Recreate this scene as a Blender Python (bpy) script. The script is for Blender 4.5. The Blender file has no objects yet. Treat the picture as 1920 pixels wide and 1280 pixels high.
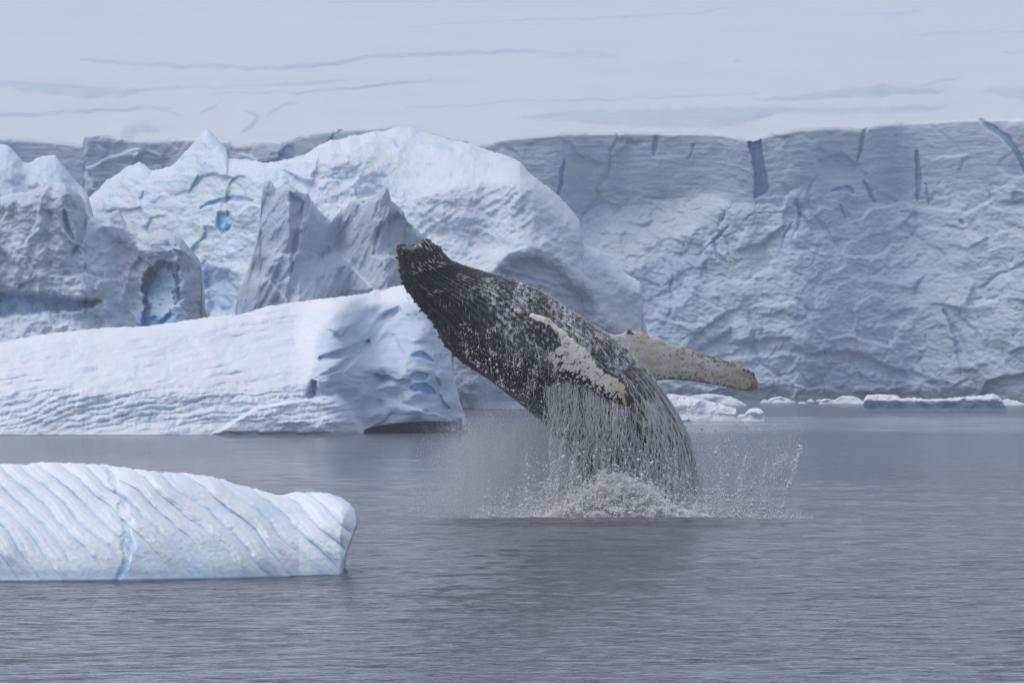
import bpy, bmesh, math, random
import numpy as np
from mathutils import Vector

R = math.radians
random.seed(7)
rng = np.random.default_rng(11)
scene = bpy.context.scene
COL = scene.collection

# ------------------------------------------------------------------ camera
CAM_H = 4.0            # eye height over the sea, metres
F = 14800.0            # focal length in photo pixels (1920 wide)
VH = 676.0             # row of the true horizon
cam_data = bpy.data.cameras.new("camera")
cam = bpy.data.objects.new("camera", cam_data)
COL.objects.link(cam)
cam_data.sensor_width = 36.0
cam_data.lens = F / 1920.0 * 36.0
cam_data.clip_start = 1.0
cam_data.clip_end = 30000.0
cam.location = (0, 0, CAM_H)
cam.rotation_euler = (R(90) + math.atan((VH - 640.0) / F), 0, 0)
scene.camera = cam

# ------------------------------------------------------------------ light
SUN_EL, SUN_AZ = R(62), R(-75)      # azimuth measured from +Y (view direction), negative = left
world = bpy.data.worlds.new("World")
scene.world = world
world.use_nodes = True
wn = world.node_tree
wn.nodes.clear()
sky = wn.nodes.new("ShaderNodeTexSky")
sky.sky_type = 'NISHITA'
sky.sun_disc = False
sky.sun_elevation = SUN_EL
sky.sun_rotation = SUN_AZ
sky.air_density = 1.0
sky.dust_density = 4.0
sky.ozone_density = 1.0
hs = wn.nodes.new("ShaderNodeHueSaturation")
hs.inputs['Saturation'].default_value = 0.72
bg = wn.nodes.new("ShaderNodeBackground")
bg.inputs['Strength'].default_value = 0.15
wo = wn.nodes.new("ShaderNodeOutputWorld")
wn.links.new(sky.outputs[0], hs.inputs['Color'])
wn.links.new(hs.outputs[0], bg.inputs['Color'])
wn.links.new(bg.outputs[0], wo.inputs['Surface'])
sd = bpy.data.lights.new("sun", 'SUN')
sd.energy = 0.5
sd.angle = R(70)
sd.color = (1.0, 0.98, 0.95)
sun = bpy.data.objects.new("sun", sd)
COL.objects.link(sun)
sdir = Vector((math.sin(SUN_AZ) * math.cos(SUN_EL), math.cos(SUN_AZ) * math.cos(SUN_EL), math.sin(SUN_EL)))
sun.rotation_euler = sdir.to_track_quat('Z', 'Y').to_euler()

scene.view_settings.view_transform = 'Standard'
scene.view_settings.look = 'None'
scene.view_settings.gamma = 1.0
scene.view_settings.use_curve_mapping = False
scene.view_settings.exposure = 0.27
scene.cycles.max_bounces = 6
scene.cycles.diffuse_bounces = 4
scene.cycles.glossy_bounces = 3
scene.cycles.transmission_bounces = 4
scene.cycles.volume_bounces = 1
scene.cycles.sample_clamp_indirect = 4.0
scene.cycles.use_denoising = True

# ------------------------------------------------------------------ numpy noise
_prng = np.random.default_rng(99)
_PERM = _prng.permutation(4096).astype(np.int32)
_RND = _prng.random(4096).astype(np.float32)
_ANG = _prng.random(4096) * 2 * np.pi
_GC = np.cos(_ANG).astype(np.float32); _GS = np.sin(_ANG).astype(np.float32)

def _hi(ix, iy, seed):
    return _PERM[(_PERM[(ix + seed * 61) & 4095] + iy + seed * 17) & 4095]

def perlin(x, y, seed=0):
    x, y = np.broadcast_arrays(np.asarray(x, np.float32), np.asarray(y, np.float32))
    x0 = np.floor(x); y0 = np.floor(y)
    fx = x - x0; fy = y - y0
    ix = x0.astype(np.int32); iy = y0.astype(np.int32)
    sx = fx * fx * fx * (fx * (fx * 6 - 15) + 10)
    sy = fy * fy * fy * (fy * (fy * 6 - 15) + 10)
    def g(dx, dy):
        h = _hi(ix + dx, iy + dy, seed)
        return _GC[h] * (fx - dx) + _GS[h] * (fy - dy)
    a = g(0, 0); a = a + sx * (g(1, 0) - a)
    b = g(0, 1); b = b + sx * (g(1, 1) - b)
    return (a + sy * (b - a)) * 1.5

def fbm(x, y, octv=5, seed=0, gain=0.5):
    out = 0; amp = 1.0; f = 1.0; tot = 0
    for o in range(octv):
        out = out + amp * perlin(x * f + o * 17.3, y * f - o * 9.7, seed + o * 13)
        tot += amp; amp *= gain; f *= 2.03
    return out / tot

def ridged(x, y, octv=5, seed=0, gain=0.5):
    out = 0; amp = 1.0; f = 1.0; tot = 0
    for o in range(octv):
        out = out + amp * (1 - 2 * np.abs(perlin(x * f + o * 7.3, y * f + o * 3.7, seed + o * 13)))
        tot += amp; amp *= gain; f *= 2.1
    return out / tot

def worley(x, y, seed=0):
    """F1, F2, random gx, gy of the nearest cell and the offset from its point"""
    x = np.asarray(x, np.float32); y = np.asarray(y, np.float32)
    x0 = np.floor(x).astype(np.int32); y0 = np.floor(y).astype(np.int32)
    f1 = np.full(x.shape, 9.0, np.float32); f2 = f1.copy()
    gx = np.zeros_like(f1); gy = np.zeros_like(f1); ox = np.zeros_like(f1); oy = np.zeros_like(f1)
    for i in (-1, 0, 1):
        for j in (-1, 0, 1):
            cx = x0 + i; cy = y0 + j
            h = _hi(cx, cy, seed)
            dx = x - cx - _RND[h]; dy = y - cy - _RND[(h + 1777) & 4095]
            d = np.sqrt(dx * dx + dy * dy)
            m = d < f1
            f2 = np.where(m, f1, np.minimum(f2, d))
            f1 = np.where(m, d, f1)
            gx = np.where(m, _RND[(h + 911) & 4095] * 2 - 1, gx)
            gy = np.where(m, _RND[(h + 2903) & 4095] * 2 - 1, gy)
            ox = np.where(m, dx, ox); oy = np.where(m, dy, oy)
    return f1, f2, gx, gy, ox, oy

def blur(a, r, axis):
    if r < 1: return a
    k = 2 * r + 1
    pad = [(0, 0)] * a.ndim; pad[axis] = (r + 1, r)
    c = np.cumsum(np.pad(a, pad, mode='edge'), axis=axis)
    n = a.shape[axis]
    hi = np.take(c, np.arange(k, k + n), axis=axis); lo = np.take(c, np.arange(0, n), axis=axis)
    return (hi - lo) / k

def facets(x, y, seed, soft=1):
    """angular broken-ice relief: every cell is a plane of its own tilt"""
    wx = x + 0.25 * fbm(x * 1.3, y * 1.3, 3, seed + 1); wy = y + 0.25 * fbm(x * 1.3 + 40, y * 1.3, 3, seed + 2)
    f1, f2, gx, gy, ox, oy = worley(wx, wy, seed)
    h = gx * ox + gy * oy + 0.25 * gx
    h = blur(blur(h, soft, 0), soft, 1)
    return h

def sstep(a, b, x):
    t = np.clip((x - a) / (b - a), 0, 1)
    return t * t * (3 - 2 * t)

def boxed(f):
    """evaluate a mask only round its own points"""
    def g(U, V, pts, w, *a, **k):
        warp = a[0] if f.__name__ == 'pin' and a else (a[1] if len(a) > 1 else k.get('warp', 0))
        soft = 0 if f.__name__ == 'pin' else (a[0] if a else 1.5)
        mg = w + soft + 1.2 * warp + 2
        xs = [p[0] for p in pts]; ys = [p[1] for p in pts]
        m = (U > min(xs) - mg) & (U < max(xs) + mg) & (V > min(ys) - mg) & (V < max(ys) + mg)
        out = np.zeros(U.shape, np.float32)
        if m.any(): out[m] = f(U[m], V[m], pts, w, *a, **k)
        return out
    g.__name__ = f.__name__
    return g

@boxed
def pin(U, V, pts, soft=4.0, warp=0.0, seed=3, wl=22.0):
    """soft mask of a polygon (positions on the ice face)"""
    x = U; y = V
    if warp:
        x = U + warp * fbm(U / wl, V / wl, 4, seed); y = V + warp * fbm(U / wl + 31, V / wl + 7, 4, seed + 1)
    n = len(pts)
    inside = np.zeros(U.shape, bool); d2 = np.full(U.shape, 1e18)
    for i in range(n):
        x1, y1 = pts[i]; x2, y2 = pts[(i + 1) % n]
        ex, ey = x2 - x1, y2 - y1
        t = np.clip(((x - x1) * ex + (y - y1) * ey) / (ex * ex + ey * ey + 1e-9), 0, 1)
        d2 = np.minimum(d2, (x - x1 - t * ex) ** 2 + (y - y1 - t * ey) ** 2)
        c = ((y1 > y) != (y2 > y))
        with np.errstate(divide='ignore', invalid='ignore'):
            xi = x1 + (y - y1) * ex / (ey if ey else 1e-9)
        inside ^= c & (x < xi)
    d = np.sqrt(d2) * np.where(inside, 1, -1)
    return sstep(-soft, soft, d)

@boxed
def lin(U, V, pts, w, soft=1.5, warp=0.0, seed=5, wl=30.0):
    """soft mask of a polyline of half width w, thinning to its ends"""
    x = U; y = V
    if warp:
        x = U + warp * fbm(U / wl, V / wl, 3, seed); y = V + warp * fbm(U / wl + 31, V / wl + 7, 3, seed + 1)
    out = np.zeros(U.shape); n = len(pts) - 1
    for i in range(n):
        x1, y1 = pts[i]; x2, y2 = pts[i + 1]
        ex, ey = x2 - x1, y2 - y1
        t = np.clip(((x - x1) * ex + (y - y1) * ey) / (ex * ex + ey * ey + 1e-9), 0, 1)
        d = np.sqrt((x - x1 - t * ex) ** 2 + (y - y1 - t * ey) ** 2)
        q = (i + t) / n
        ww = w * np.sqrt(np.clip(4 * q * (1 - q), 0.02, 1))
        out = np.maximum(out, 1 - sstep(ww, ww + soft, d))
    return out

def curve(pts):
    xs = np.array([p[0] for p in pts], float); ys = np.array([p[1] for p in pts], float)
    return lambda u: np.interp(u, xs, ys)

def scurve(pts, r=30.0):
    """the same with its corners rounded over r"""
    f = curve(pts); x = np.arange(pts[0][0] - 200, pts[-1][0] + 200, 2.0); y = f(x)
    for _ in range(3): y = blur(y, max(1, int(r / 2 / 1.7)), 0)
    return lambda u: np.interp(u, x, y)

# ------------------------------------------------------------------ mesh helpers
def mesh_np(name, verts, faces, attrs=None, mat=None, parent=None, smooth=True, matidx=None):
    me = bpy.data.meshes.new(name)
    verts = np.ascontiguousarray(verts, dtype=np.float32).reshape(-1, 3)
    faces = [np.ascontiguousarray(f, dtype=np.int32) for f in (faces if isinstance(faces, list) else [faces]) if len(f)]
    nl = sum(f.size for f in faces); nf = sum(len(f) for f in faces)
    me.vertices.add(len(verts)); me.vertices.foreach_set('co', verts.ravel())
    me.loops.add(nl); me.polygons.add(nf)
    me.loops.foreach_set('vertex_index', np.concatenate([f.ravel() for f in faces]))
    tot = np.concatenate([np.full(len(f), f.shape[1], np.int32) for f in faces])
    st = np.concatenate([[0], np.cumsum(tot)[:-1]]).astype(np.int32)
    me.polygons.foreach_set('loop_start', st)
    me.polygons.foreach_set('loop_total', tot)
    me.polygons.foreach_set('use_smooth', np.full(nf, smooth, bool))
    if matidx is not None: me.polygons.foreach_set('material_index', np.ascontiguousarray(matidx, np.int32))
    for k, a in (attrs or {}).items():
        at = me.attributes.new(k, 'FLOAT', 'POINT')
        at.data.foreach_set('value', np.ascontiguousarray(a, np.float32).ravel())
    me.update(calc_edges=True)
    me.validate()
    for m in (mat if isinstance(mat, list) else [mat]):
        if m: me.materials.append(m)
    o = bpy.data.objects.new(name, me)
    COL.objects.link(o)
    if parent: o.parent = parent
    return o

def tag(o, label=None, cat=None, group=None, kind=None):
    if label: o['label'] = label
    if cat: o['category'] = cat
    if group: o['group'] = group
    if kind: o['kind'] = kind
    return o

def grid_faces(nr, nc, wrap_c=False, off=0):
    r = np.arange(nr - 1)[:, None]; c = np.arange(nc if wrap_c else nc - 1)[None, :]
    c2 = (c + 1) % nc
    a = r * nc + c; b = r * nc + c2; d = (r + 1) * nc + c; e = (r + 1) * nc + c2
    return (np.stack([a, b, e, d], -1).reshape(-1, 4) + off)

# ------------------------------------------------------------------ materials
def new_mat(name):
    m = bpy.data.materials.new(name); m.use_nodes = True
    nt = m.node_tree; nt.nodes.clear()
    out = nt.nodes.new("ShaderNodeOutputMaterial")
    p = nt.nodes.new("ShaderNodeBsdfPrincipled")
    nt.links.new(p.outputs[0], out.inputs['Surface'])
    return m, nt, p, out

def nd(nt, typ, **kw):
    n = nt.nodes.new(typ)
    for k, v in kw.items():
        if k in n.inputs.keys() if isinstance(k, str) and not hasattr(n, k) else False: n.inputs[k].default_value = v
        else: setattr(n, k, v)
    return n

def mixc(nt, fac, a, b):
    m = nt.nodes.new("ShaderNodeMix"); m.data_type = 'RGBA'
    for sock, v in ((m.inputs[0], fac), (m.inputs[6], a), (m.inputs[7], b)):
        if isinstance(v, bpy.types.NodeSocket): nt.links.new(v, sock)
        elif isinstance(v, (int, float)): sock.default_value = v
        else: sock.default_value = (*v, 1)
    return m.outputs[2]

def math_(nt, op, a, b=0.0, clamp=False):
    m = nt.nodes.new("ShaderNodeMath"); m.operation = op; m.use_clamp = clamp
    for sock, v in ((m.inputs[0], a), (m.inputs[1], b)):
        if isinstance(v, bpy.types.NodeSocket): nt.links.new(v, sock)
        else: sock.default_value = v
    return m.outputs[0]

def attr(nt, name):
    a = nt.nodes.new("ShaderNodeAttribute"); a.attribute_name = name
    return a.outputs['Fac']

def noise(nt, vec, scale, detail=4, rough=0.55):
    n = nt.nodes.new("ShaderNodeTexNoise")
    n.inputs['Scale'].default_value = scale; n.inputs['Detail'].default_value = detail; n.inputs['Roughness'].default_value = rough
    if vec is not None: nt.links.new(vec, n.inputs['Vector'])
    return n.outputs['Fac']

def obj_vec(nt, scale=(1, 1, 1)):
    tc = nt.nodes.new("ShaderNodeTexCoord"); mp = nt.nodes.new("ShaderNodeMapping")
    mp.inputs['Scale'].default_value = scale
    nt.links.new(tc.outputs['Object'], mp.inputs['Vector'])
    return mp.outputs[0]

def ice_mat(name, snow=(0.80, 0.83, 0.86), bare=(0.50, 0.55, 0.61), blue=(0.16, 0.38, 0.68), grain=1.0, bump=0.15, sss=0.5, sscale=0.6, mott=0.25):
    """snow, bare glacier ice and dense blue ice; the three lie where the mesh attributes say"""
    m, nt, p, out = new_mat(name)
    v = obj_vec(nt)
    n1 = noise(nt, v, 0.9 * grain, 6, 0.6)
    n2 = noise(nt, v, 7.0 * grain, 5, 0.65)
    c = mixc(nt, attr(nt, 'bare'), snow, bare)
    var = math_(nt, 'MULTIPLY', math_(nt, 'SUBTRACT', n1, 0.42, True), 0.9, True)
    c = mixc(nt, math_(nt, 'MULTIPLY', var, mott), c, tuple(0.5 * (a + b) for a, b in zip(bare, blue)))
    c = mixc(nt, attr(nt, 'blue'), c, blue)
    nt.links.new(c, p.inputs['Base Color'])
    p.inputs['Roughness'].default_value = 0.65
    p.inputs['Specular IOR Level'].default_value = 0.3
    if sss:
        p.inputs['Subsurface Weight'].default_value = sss
        p.inputs['Subsurface Radius'].default_value = (0.35, 0.7, 1.0)
        p.inputs['Subsurface Scale'].default_value = sscale
    b = nt.nodes.new("ShaderNodeBump"); b.inputs['Strength'].default_value = 1.0; b.inputs['Distance'].default_value = bump
    h = math_(nt, 'ADD', n1, math_(nt, 'MULTIPLY', n2, 0.35))
    nt.links.new(h, b.inputs['Height']); nt.links.new(b.outputs[0], p.inputs['Normal'])
    return m

M_CLIFF = ice_mat("glacier_ice", snow=(0.72, 0.79, 0.86), bare=(0.43, 0.54, 0.66), blue=(0.20, 0.35, 0.56), grain=0.5, bump=0.14)
M_SLOPE = ice_mat("firn_snow", snow=(0.60, 0.665, 0.715), bare=(0.42, 0.52, 0.60), blue=(0.34, 0.47, 0.58), grain=0.03, bump=0.05, sss=0.0)
M_FARBERG = ice_mat("old_berg_ice", snow=(0.72, 0.80, 0.88), bare=(0.50, 0.57, 0.67), blue=(0.24, 0.50, 0.80), grain=0.5, bump=0.15)
M_MIDBERG = ice_mat("berg_ice", snow=(0.77, 0.83, 0.90), bare=(0.50, 0.58, 0.68), blue=(0.16, 0.42, 0.80), grain=0.8, bump=0.04, sscale=0.3, mott=0.15)
M_NEARBERG = ice_mat("fluted_berg_ice", snow=(0.85, 0.905, 0.96), bare=(0.52, 0.64, 0.76), blue=(0.20, 0.48, 0.80), grain=2.0, bump=0.022, sss=0.5, sscale=0.12, mott=0.06)
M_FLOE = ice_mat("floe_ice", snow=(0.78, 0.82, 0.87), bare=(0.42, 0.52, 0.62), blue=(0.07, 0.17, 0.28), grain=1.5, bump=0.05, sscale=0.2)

# ------------------------------------------------------------------ relief builder
def leaky(S, dv, L, axis_mean=True):
    """add slopes up from the foot; what differs from the mean profile is forgotten over L pixels"""
    m = S.mean(0, keepdims=True)
    base = np.cumsum(m, 1) * dv
    D = np.zeros(S.shape); acc = np.zeros(S.shape[0]); f = math.exp(-dv / L)
    dev = (S - m) * dv
    for j in range(S.shape[1]):
        acc = acc * f + dev[:, j]; D[:, j] = acc
    return base + D

def run_back(us, V, slope, k, bu, L=90.0, ref=None):
    """how far the face leans back at every vertex: slope added up from the foot on an even raster, then sampled"""
    v1 = float(V.max()) + 2; v0 = float(V.min()) - 2
    n = int((v1 - v0) / 1.6) + 2
    vr = np.linspace(v1, v0, n)
    Ug = np.repeat(us[:, None], n, 1); Vg = np.repeat(vr[None], len(us), 0)
    S = slope(Ug, Vg)
    I = leaky(S, float(vr[0] - vr[1]), L) * k
    I = blur(blur(I, bu, 0), bu, 0)
    I = blur(I, 1, 1)
    out = np.empty(V.shape); So = np.empty(V.shape)
    for i in range(len(us)):
        out[i] = np.interp(-V[i], -vr, I[i]); So[i] = np.interp(-V[i], -vr, S[i])
    r0 = out[:, :1] if ref is None else np.array([[np.interp(-ref, -vr, I[i])] for i in range(len(us))])
    return out - blur(r0, bu, 0), So

def relief(name, u0, u1, nu, nv, top, base, yb, slope, feat, attrs, mat, thick=20, rnd=2.0, rw=0.25,
           nb=10, k=None, blur_u=2, ragged=1.5, under=2.0, only_arrays=False, wob=None, ref=None):
    """An ice body as a ring of front face, crest, back and sole for every column, closed at both ends.
    yb: distance of the foot, slope: run per rise of the front, feat: metres the face stands back."""
    us = np.linspace(u0, u1, nu)
    bs = base(us)
    tps = np.minimum(top(us), bs - 0.5)
    tp = np.minimum(tps + ragged * fbm(us / 7.0, us * 0 + 3.3, 4, 77) * 1.6, bs - 0.5)
    Yb = yb(us)
    k = k or float(np.mean(Yb)) / F
    s = np.linspace(0, 1, nv)
    U = np.repeat(us[:, None], nv, 1)
    V = bs[:, None] + (tp - bs)[:, None] * s[None, :]
    Yi, S = run_back(us, V, slope, k, blur_u, ref=ref)
    fz = feat(U, V)
    hgt = np.clip((bs[:, None] - V) * k, 0, None)
    fz = fz * np.minimum(1, hgt / 1.0 + 0.3)
    sv = (bs[:, None] - V) / (bs - tps)[:, None]
    t = np.clip((sv - (1 - rw)) / rw, 0, 1)
    Y = Yb[:, None] + Yi + fz + rnd * (1 - np.sqrt(np.clip(1 - t * t, 0, 1)))
    if wob is not None:
        U = U + wob(U, V)
    X = (U - 960) / F * Y
    Z = CAM_H + (VH - V) / F * Y
    A = {kk: f(U, V, S) for kk, f in attrs.items()}
    tb = (np.arange(1, nb + 1) / nb)[None, :]
    th = thick(us)[:, None] if callable(thick) else np.full((nu, 1), float(thick))
    Yt, Zt, Xt = Y[:, -1:], Z[:, -1:], X[:, -1:]
    bY = Yt + th * tb
    bZ = Zt - (Zt + 1.5) * (0.25 * tb + 0.75 * tb ** 2)
    bX = Xt + 0 * tb
    zf = Z[:, :1]; hang = zf > 0.12
    bz = np.where(hang, zf + 0.01, -1.5)
    bZ = Zt - (Zt - bz) * (0.25 * tb + 0.75 * tb ** 2)
    # sole, from the back to the foot of the front
    fX = X[:, :1]; fY = Y[:, :1]
    uX = fX + np.zeros((nu, 1)); uY = fY + under; uZ = np.where(hang, zf + 0.01, -1.5)
    X = np.concatenate([uX, X, bX], 1); Y = np.concatenate([uY, Y, bY], 1); Z = np.concatenate([uZ, Z, bZ], 1)
    nr = X.shape[1]
    P = np.stack([X, Y, Z], -1).reshape(-1, 3)
    full = {}
    for kk, a in A.items():
        b = np.concatenate([a[:, :1], a, np.repeat(a[:, -1:], nb, 1)], 1)
        full[kk] = np.clip(b, 0, 1).reshape(-1)
    faces = grid_faces(nu, nr, wrap_c=True)
    n0 = len(P)
    c0 = P[:nr].mean(0); c1 = P[-nr:].mean(0)
    P = np.vstack([P, c0, c1])
    i = np.arange(nr)
    capa = np.stack([i, (i + 1) % nr, np.full(nr, n0)], -1)[:, ::-1]
    o1 = (nu - 1) * nr
    capb = np.stack([i + o1, (i + 1) % nr + o1, np.full(nr, n0 + 1)], -1)
    for kk in full: full[kk] = np.concatenate([full[kk], [full[kk][0], full[kk][-1]]])
    if only_arrays: return P, faces, np.vstack([capa, capb]), full
    return mesh_np(name, P, [faces, np.vstack([capa, capb])], full, mat)

def join_arrays(name, parts, mat):
    Ps, Q, T, A = [], [], [], {}
    off = 0
    for P, q, t, a in parts:
        Ps.append(P); Q.append(q + off); T.append(t + off); off += len(P)
        for kk, v in a.items(): A.setdefault(kk, []).append(v)
    return mesh_np(name, np.vstack(Ps), [np.vstack(Q), np.vstack(T)], {kk: np.concatenate(v) for kk, v in A.items()}, mat)

def vbase(Y): return VH + CAM_H * F / Y
def Yof(v): return CAM_H * F / (v - VH)

# ------------------------------------------------------------------ sea
def build_sea():
    vs = np.concatenate([[2600, 2000, 1700], np.linspace(1500, 1290, 60), np.linspace(1290, 742, 1500), [738, 732, 720, 705, 695, 690]])
    Ys = Yof(vs)
    a = np.linspace(-1.25, 1.25, 620)
    fan = np.concatenate([[-40, -18, -9, -5, -3, -2, -1.6, -1.4], a, [1.4, 1.6, 2, 3, 5, 9, 18, 40]])
    Y = np.repeat(Ys[:, None], len(fan), 1)
    X = fan[None, :] * 960 / F * Y
    w = 0.35 * fbm(X / 9, Y / 9, 3, 5)
    near = 1 - sstep(180, 420, Y)
    Z = 0.030 * np.sin((Y + 0.25 * X) / 2.1 + 6 * w) * near
    Z += 0.045 * fbm(X / 2.6, Y / 1.3, 3, 21) * near
    Z += 0.018 * fbm(X / 0.8, Y / 0.5, 2, 33) * (1 - sstep(110, 190, Y))
    Z += 0.05 * fbm(X / 30, Y / 14, 2, 41)
    # the low swell the whale has pushed up in front of the splash
    Z += 0.13 * np.exp(-((Y - 195.6 - 0.05 * X) / 1.6) ** 2) * np.exp(-((X - 2.2) / 5.5) ** 4)
    m, nt, p, out = new_mat("sea_water")
    geo = nt.nodes.new("ShaderNodeNewGeometry")
    mp = nt.nodes.new("ShaderNodeMapping"); mp.inputs['Scale'].default_value = (1.0, 1.25, 1.0)
    nt.links.new(geo.outputs['Position'], mp.inputs['Vector'])
    n1 = noise(nt, mp.outputs[0], 1.1, 5, 0.62)
    n2 = noise(nt, mp.outputs[0], 0.06, 3, 0.5)
    mp2 = nt.nodes.new("ShaderNodeMapping"); mp2.inputs['Scale'].default_value = (0.04, 0.16, 1.0)
    nt.links.new(geo.outputs['Position'], mp2.inputs['Vector'])
    n3 = noise(nt, mp2.outputs[0], 1.0, 3, 0.5)
    nt.links.new(mixc(nt, math_(nt, 'MULTIPLY', attr(nt, 'reflection_band'), 0.7), (0.055, 0.058, 0.078), (0.50, 0.55, 0.62)), p.inputs['Base Color'])
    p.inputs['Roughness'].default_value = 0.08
    nt.links.new(math_(nt, 'SUBTRACT', 0.5, math_(nt, 'MULTIPLY', attr(nt, 'reflection_band'), 0.45), True), p.inputs['Specular IOR Level'])
    p.inputs['IOR'].default_value = 1.333
    b = nt.nodes.new("ShaderNodeBump"); b.inputs['Distance'].default_value = 0.85
    amp = math_(nt, 'ADD', math_(nt, 'MULTIPLY', n3, 1.1), 0.15, True)
    calm = attr(nt, 'calm')
    amp = math_(nt, 'MULTIPLY', amp, math_(nt, 'SUBTRACT', 1.0, calm, True))
    nt.links.new(amp, b.inputs['Strength'])
    nt.links.new(n1, b.inputs['Height']); nt.links.new(b.outputs[0], p.inputs['Normal'])
    # bright reflection painted into the far water's colour; calmer ripples close in
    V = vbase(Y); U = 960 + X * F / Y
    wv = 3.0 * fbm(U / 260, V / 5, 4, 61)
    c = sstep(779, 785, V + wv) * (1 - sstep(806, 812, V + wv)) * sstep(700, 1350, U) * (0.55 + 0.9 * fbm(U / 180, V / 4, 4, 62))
    o = mesh_np("water", np.stack([X, Y, Z], -1).reshape(-1, 3), grid_faces(len(vs), len(fan))[:, ::-1], {'reflection_band': np.clip(c, 0, 1), 'calm': np.clip(0.45 * sstep(1090, 1260, V) * sstep(-0.35, 0.4, fbm(U / 160, V / 9, 4, 63)), 0, 1)}, m)
    return tag(o, "grey rippled polar sea between the icebergs", kind='structure')
build_sea()

# ------------------------------------------------------------------ glacier: cliff and snow slope
CT = curve([(-3000, 235), (-900, 250), (-300, 250), (0, 258), (60, 260), (110, 265), (155, 272), (159, 256), (205, 254), (222, 262), (235, 262), (300, 263), (360, 258),
            (430, 264), (445, 273), (505, 262), (530, 268), (560, 252), (640, 242), (740, 235), (765, 237), (800, 246), (850, 262), (905, 270), (950, 259), (1050, 249), (1200, 247),
            (1330, 248), (1385, 256), (1412, 266), (1440, 250), (1500, 241), (1580, 238), (1618, 242), (1640, 233), (1700, 229), (1830, 222),
            (1920, 222), (2300, 214), (2900, 235), (5000, 235)])
CYB = scurve([(-3000, 900), (-200, 900), (300, 880), (700, 850), (1200, 845), (1500, 838), (1700, 842), (1920, 830), (2600, 800), (5000, 780)])

def cliff_cracks(U, V):
    m = pin(U, V, [(1403, 268), (1426, 262), (1432, 300), (1442, 352), (1440, 362), (1412, 370), (1416, 330), (1410, 300)], 2.5, 5)
    d = 5.0 * m
    d += 2.0 * lin(U, V, [(1716, 284), (1722, 320), (1723, 345), (1720, 378)], 4, 2, 5)
    d += 1.2 * lin(U, V, [(1736, 345), (1742, 385)], 1.5, 2)
    d += 2.0 * lin(U, V, [(1624, 238), (1616, 262), (1608, 300)], 3, 3, 4)
    d += 2.5 * lin(U, V, [(1838, 222), (1860, 240), (1890, 262), (1912, 290), (1925, 330)], 4, 3, 5)
    d += 1.5 * lin(U, V, [(1620, 340), (1640, 378)], 3, 3, 4)
    d += 1.5 * lin(U, V, [(1560, 358), (1592, 352), (1600, 362)], 4, 2, 4)
    d += 1.4 * lin(U, V, [(1364, 428), (1340, 450), (1342, 478), (1366, 490)], 2.5, 2, 5)
    d += 1.2 * lin(U, V, [(1486, 416), (1470, 440), (1466, 464)], 1.2, 1.6, 3)
    d += 1.2 * lin(U, V, [(1575, 385), (1583, 410)], 1.2, 1.6, 3)
    d += 1.5 * lin(U, V, [(1492, 376), (1500, 400), (1512, 410)], 2.0, 2, 4)
    d += 1.8 * lin(U, V, [(1060, 300), (1050, 340), (1045, 372)], 3, 3, 6)
    d += 1.4 * lin(U, V, [(1230, 258), (1226, 292)], 3, 3, 4)
    d += 1.5 * lin(U, V, [(1800, 412), (1806, 420)], 3, 2)
    d += 1.5 * lin(U, V, [(528, 262), (545, 290), (520, 300)], 7, 4, 6)
    d += 0.8 * lin(U, V, [(1300, 270), (1290, 300)], 1.2, 2, 4) + 0.8 * lin(U, V, [(1090, 400), (1130, 380)], 1.5, 3, 5)
    for x in (-1400, -900, -420, 2080, 2300, 2520, 2900):
        d += 2.0 * lin(U, V, [(x, 230), (x + 12, 300), (x + 2, 370)], 4, 3, 6)
    return d

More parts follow.
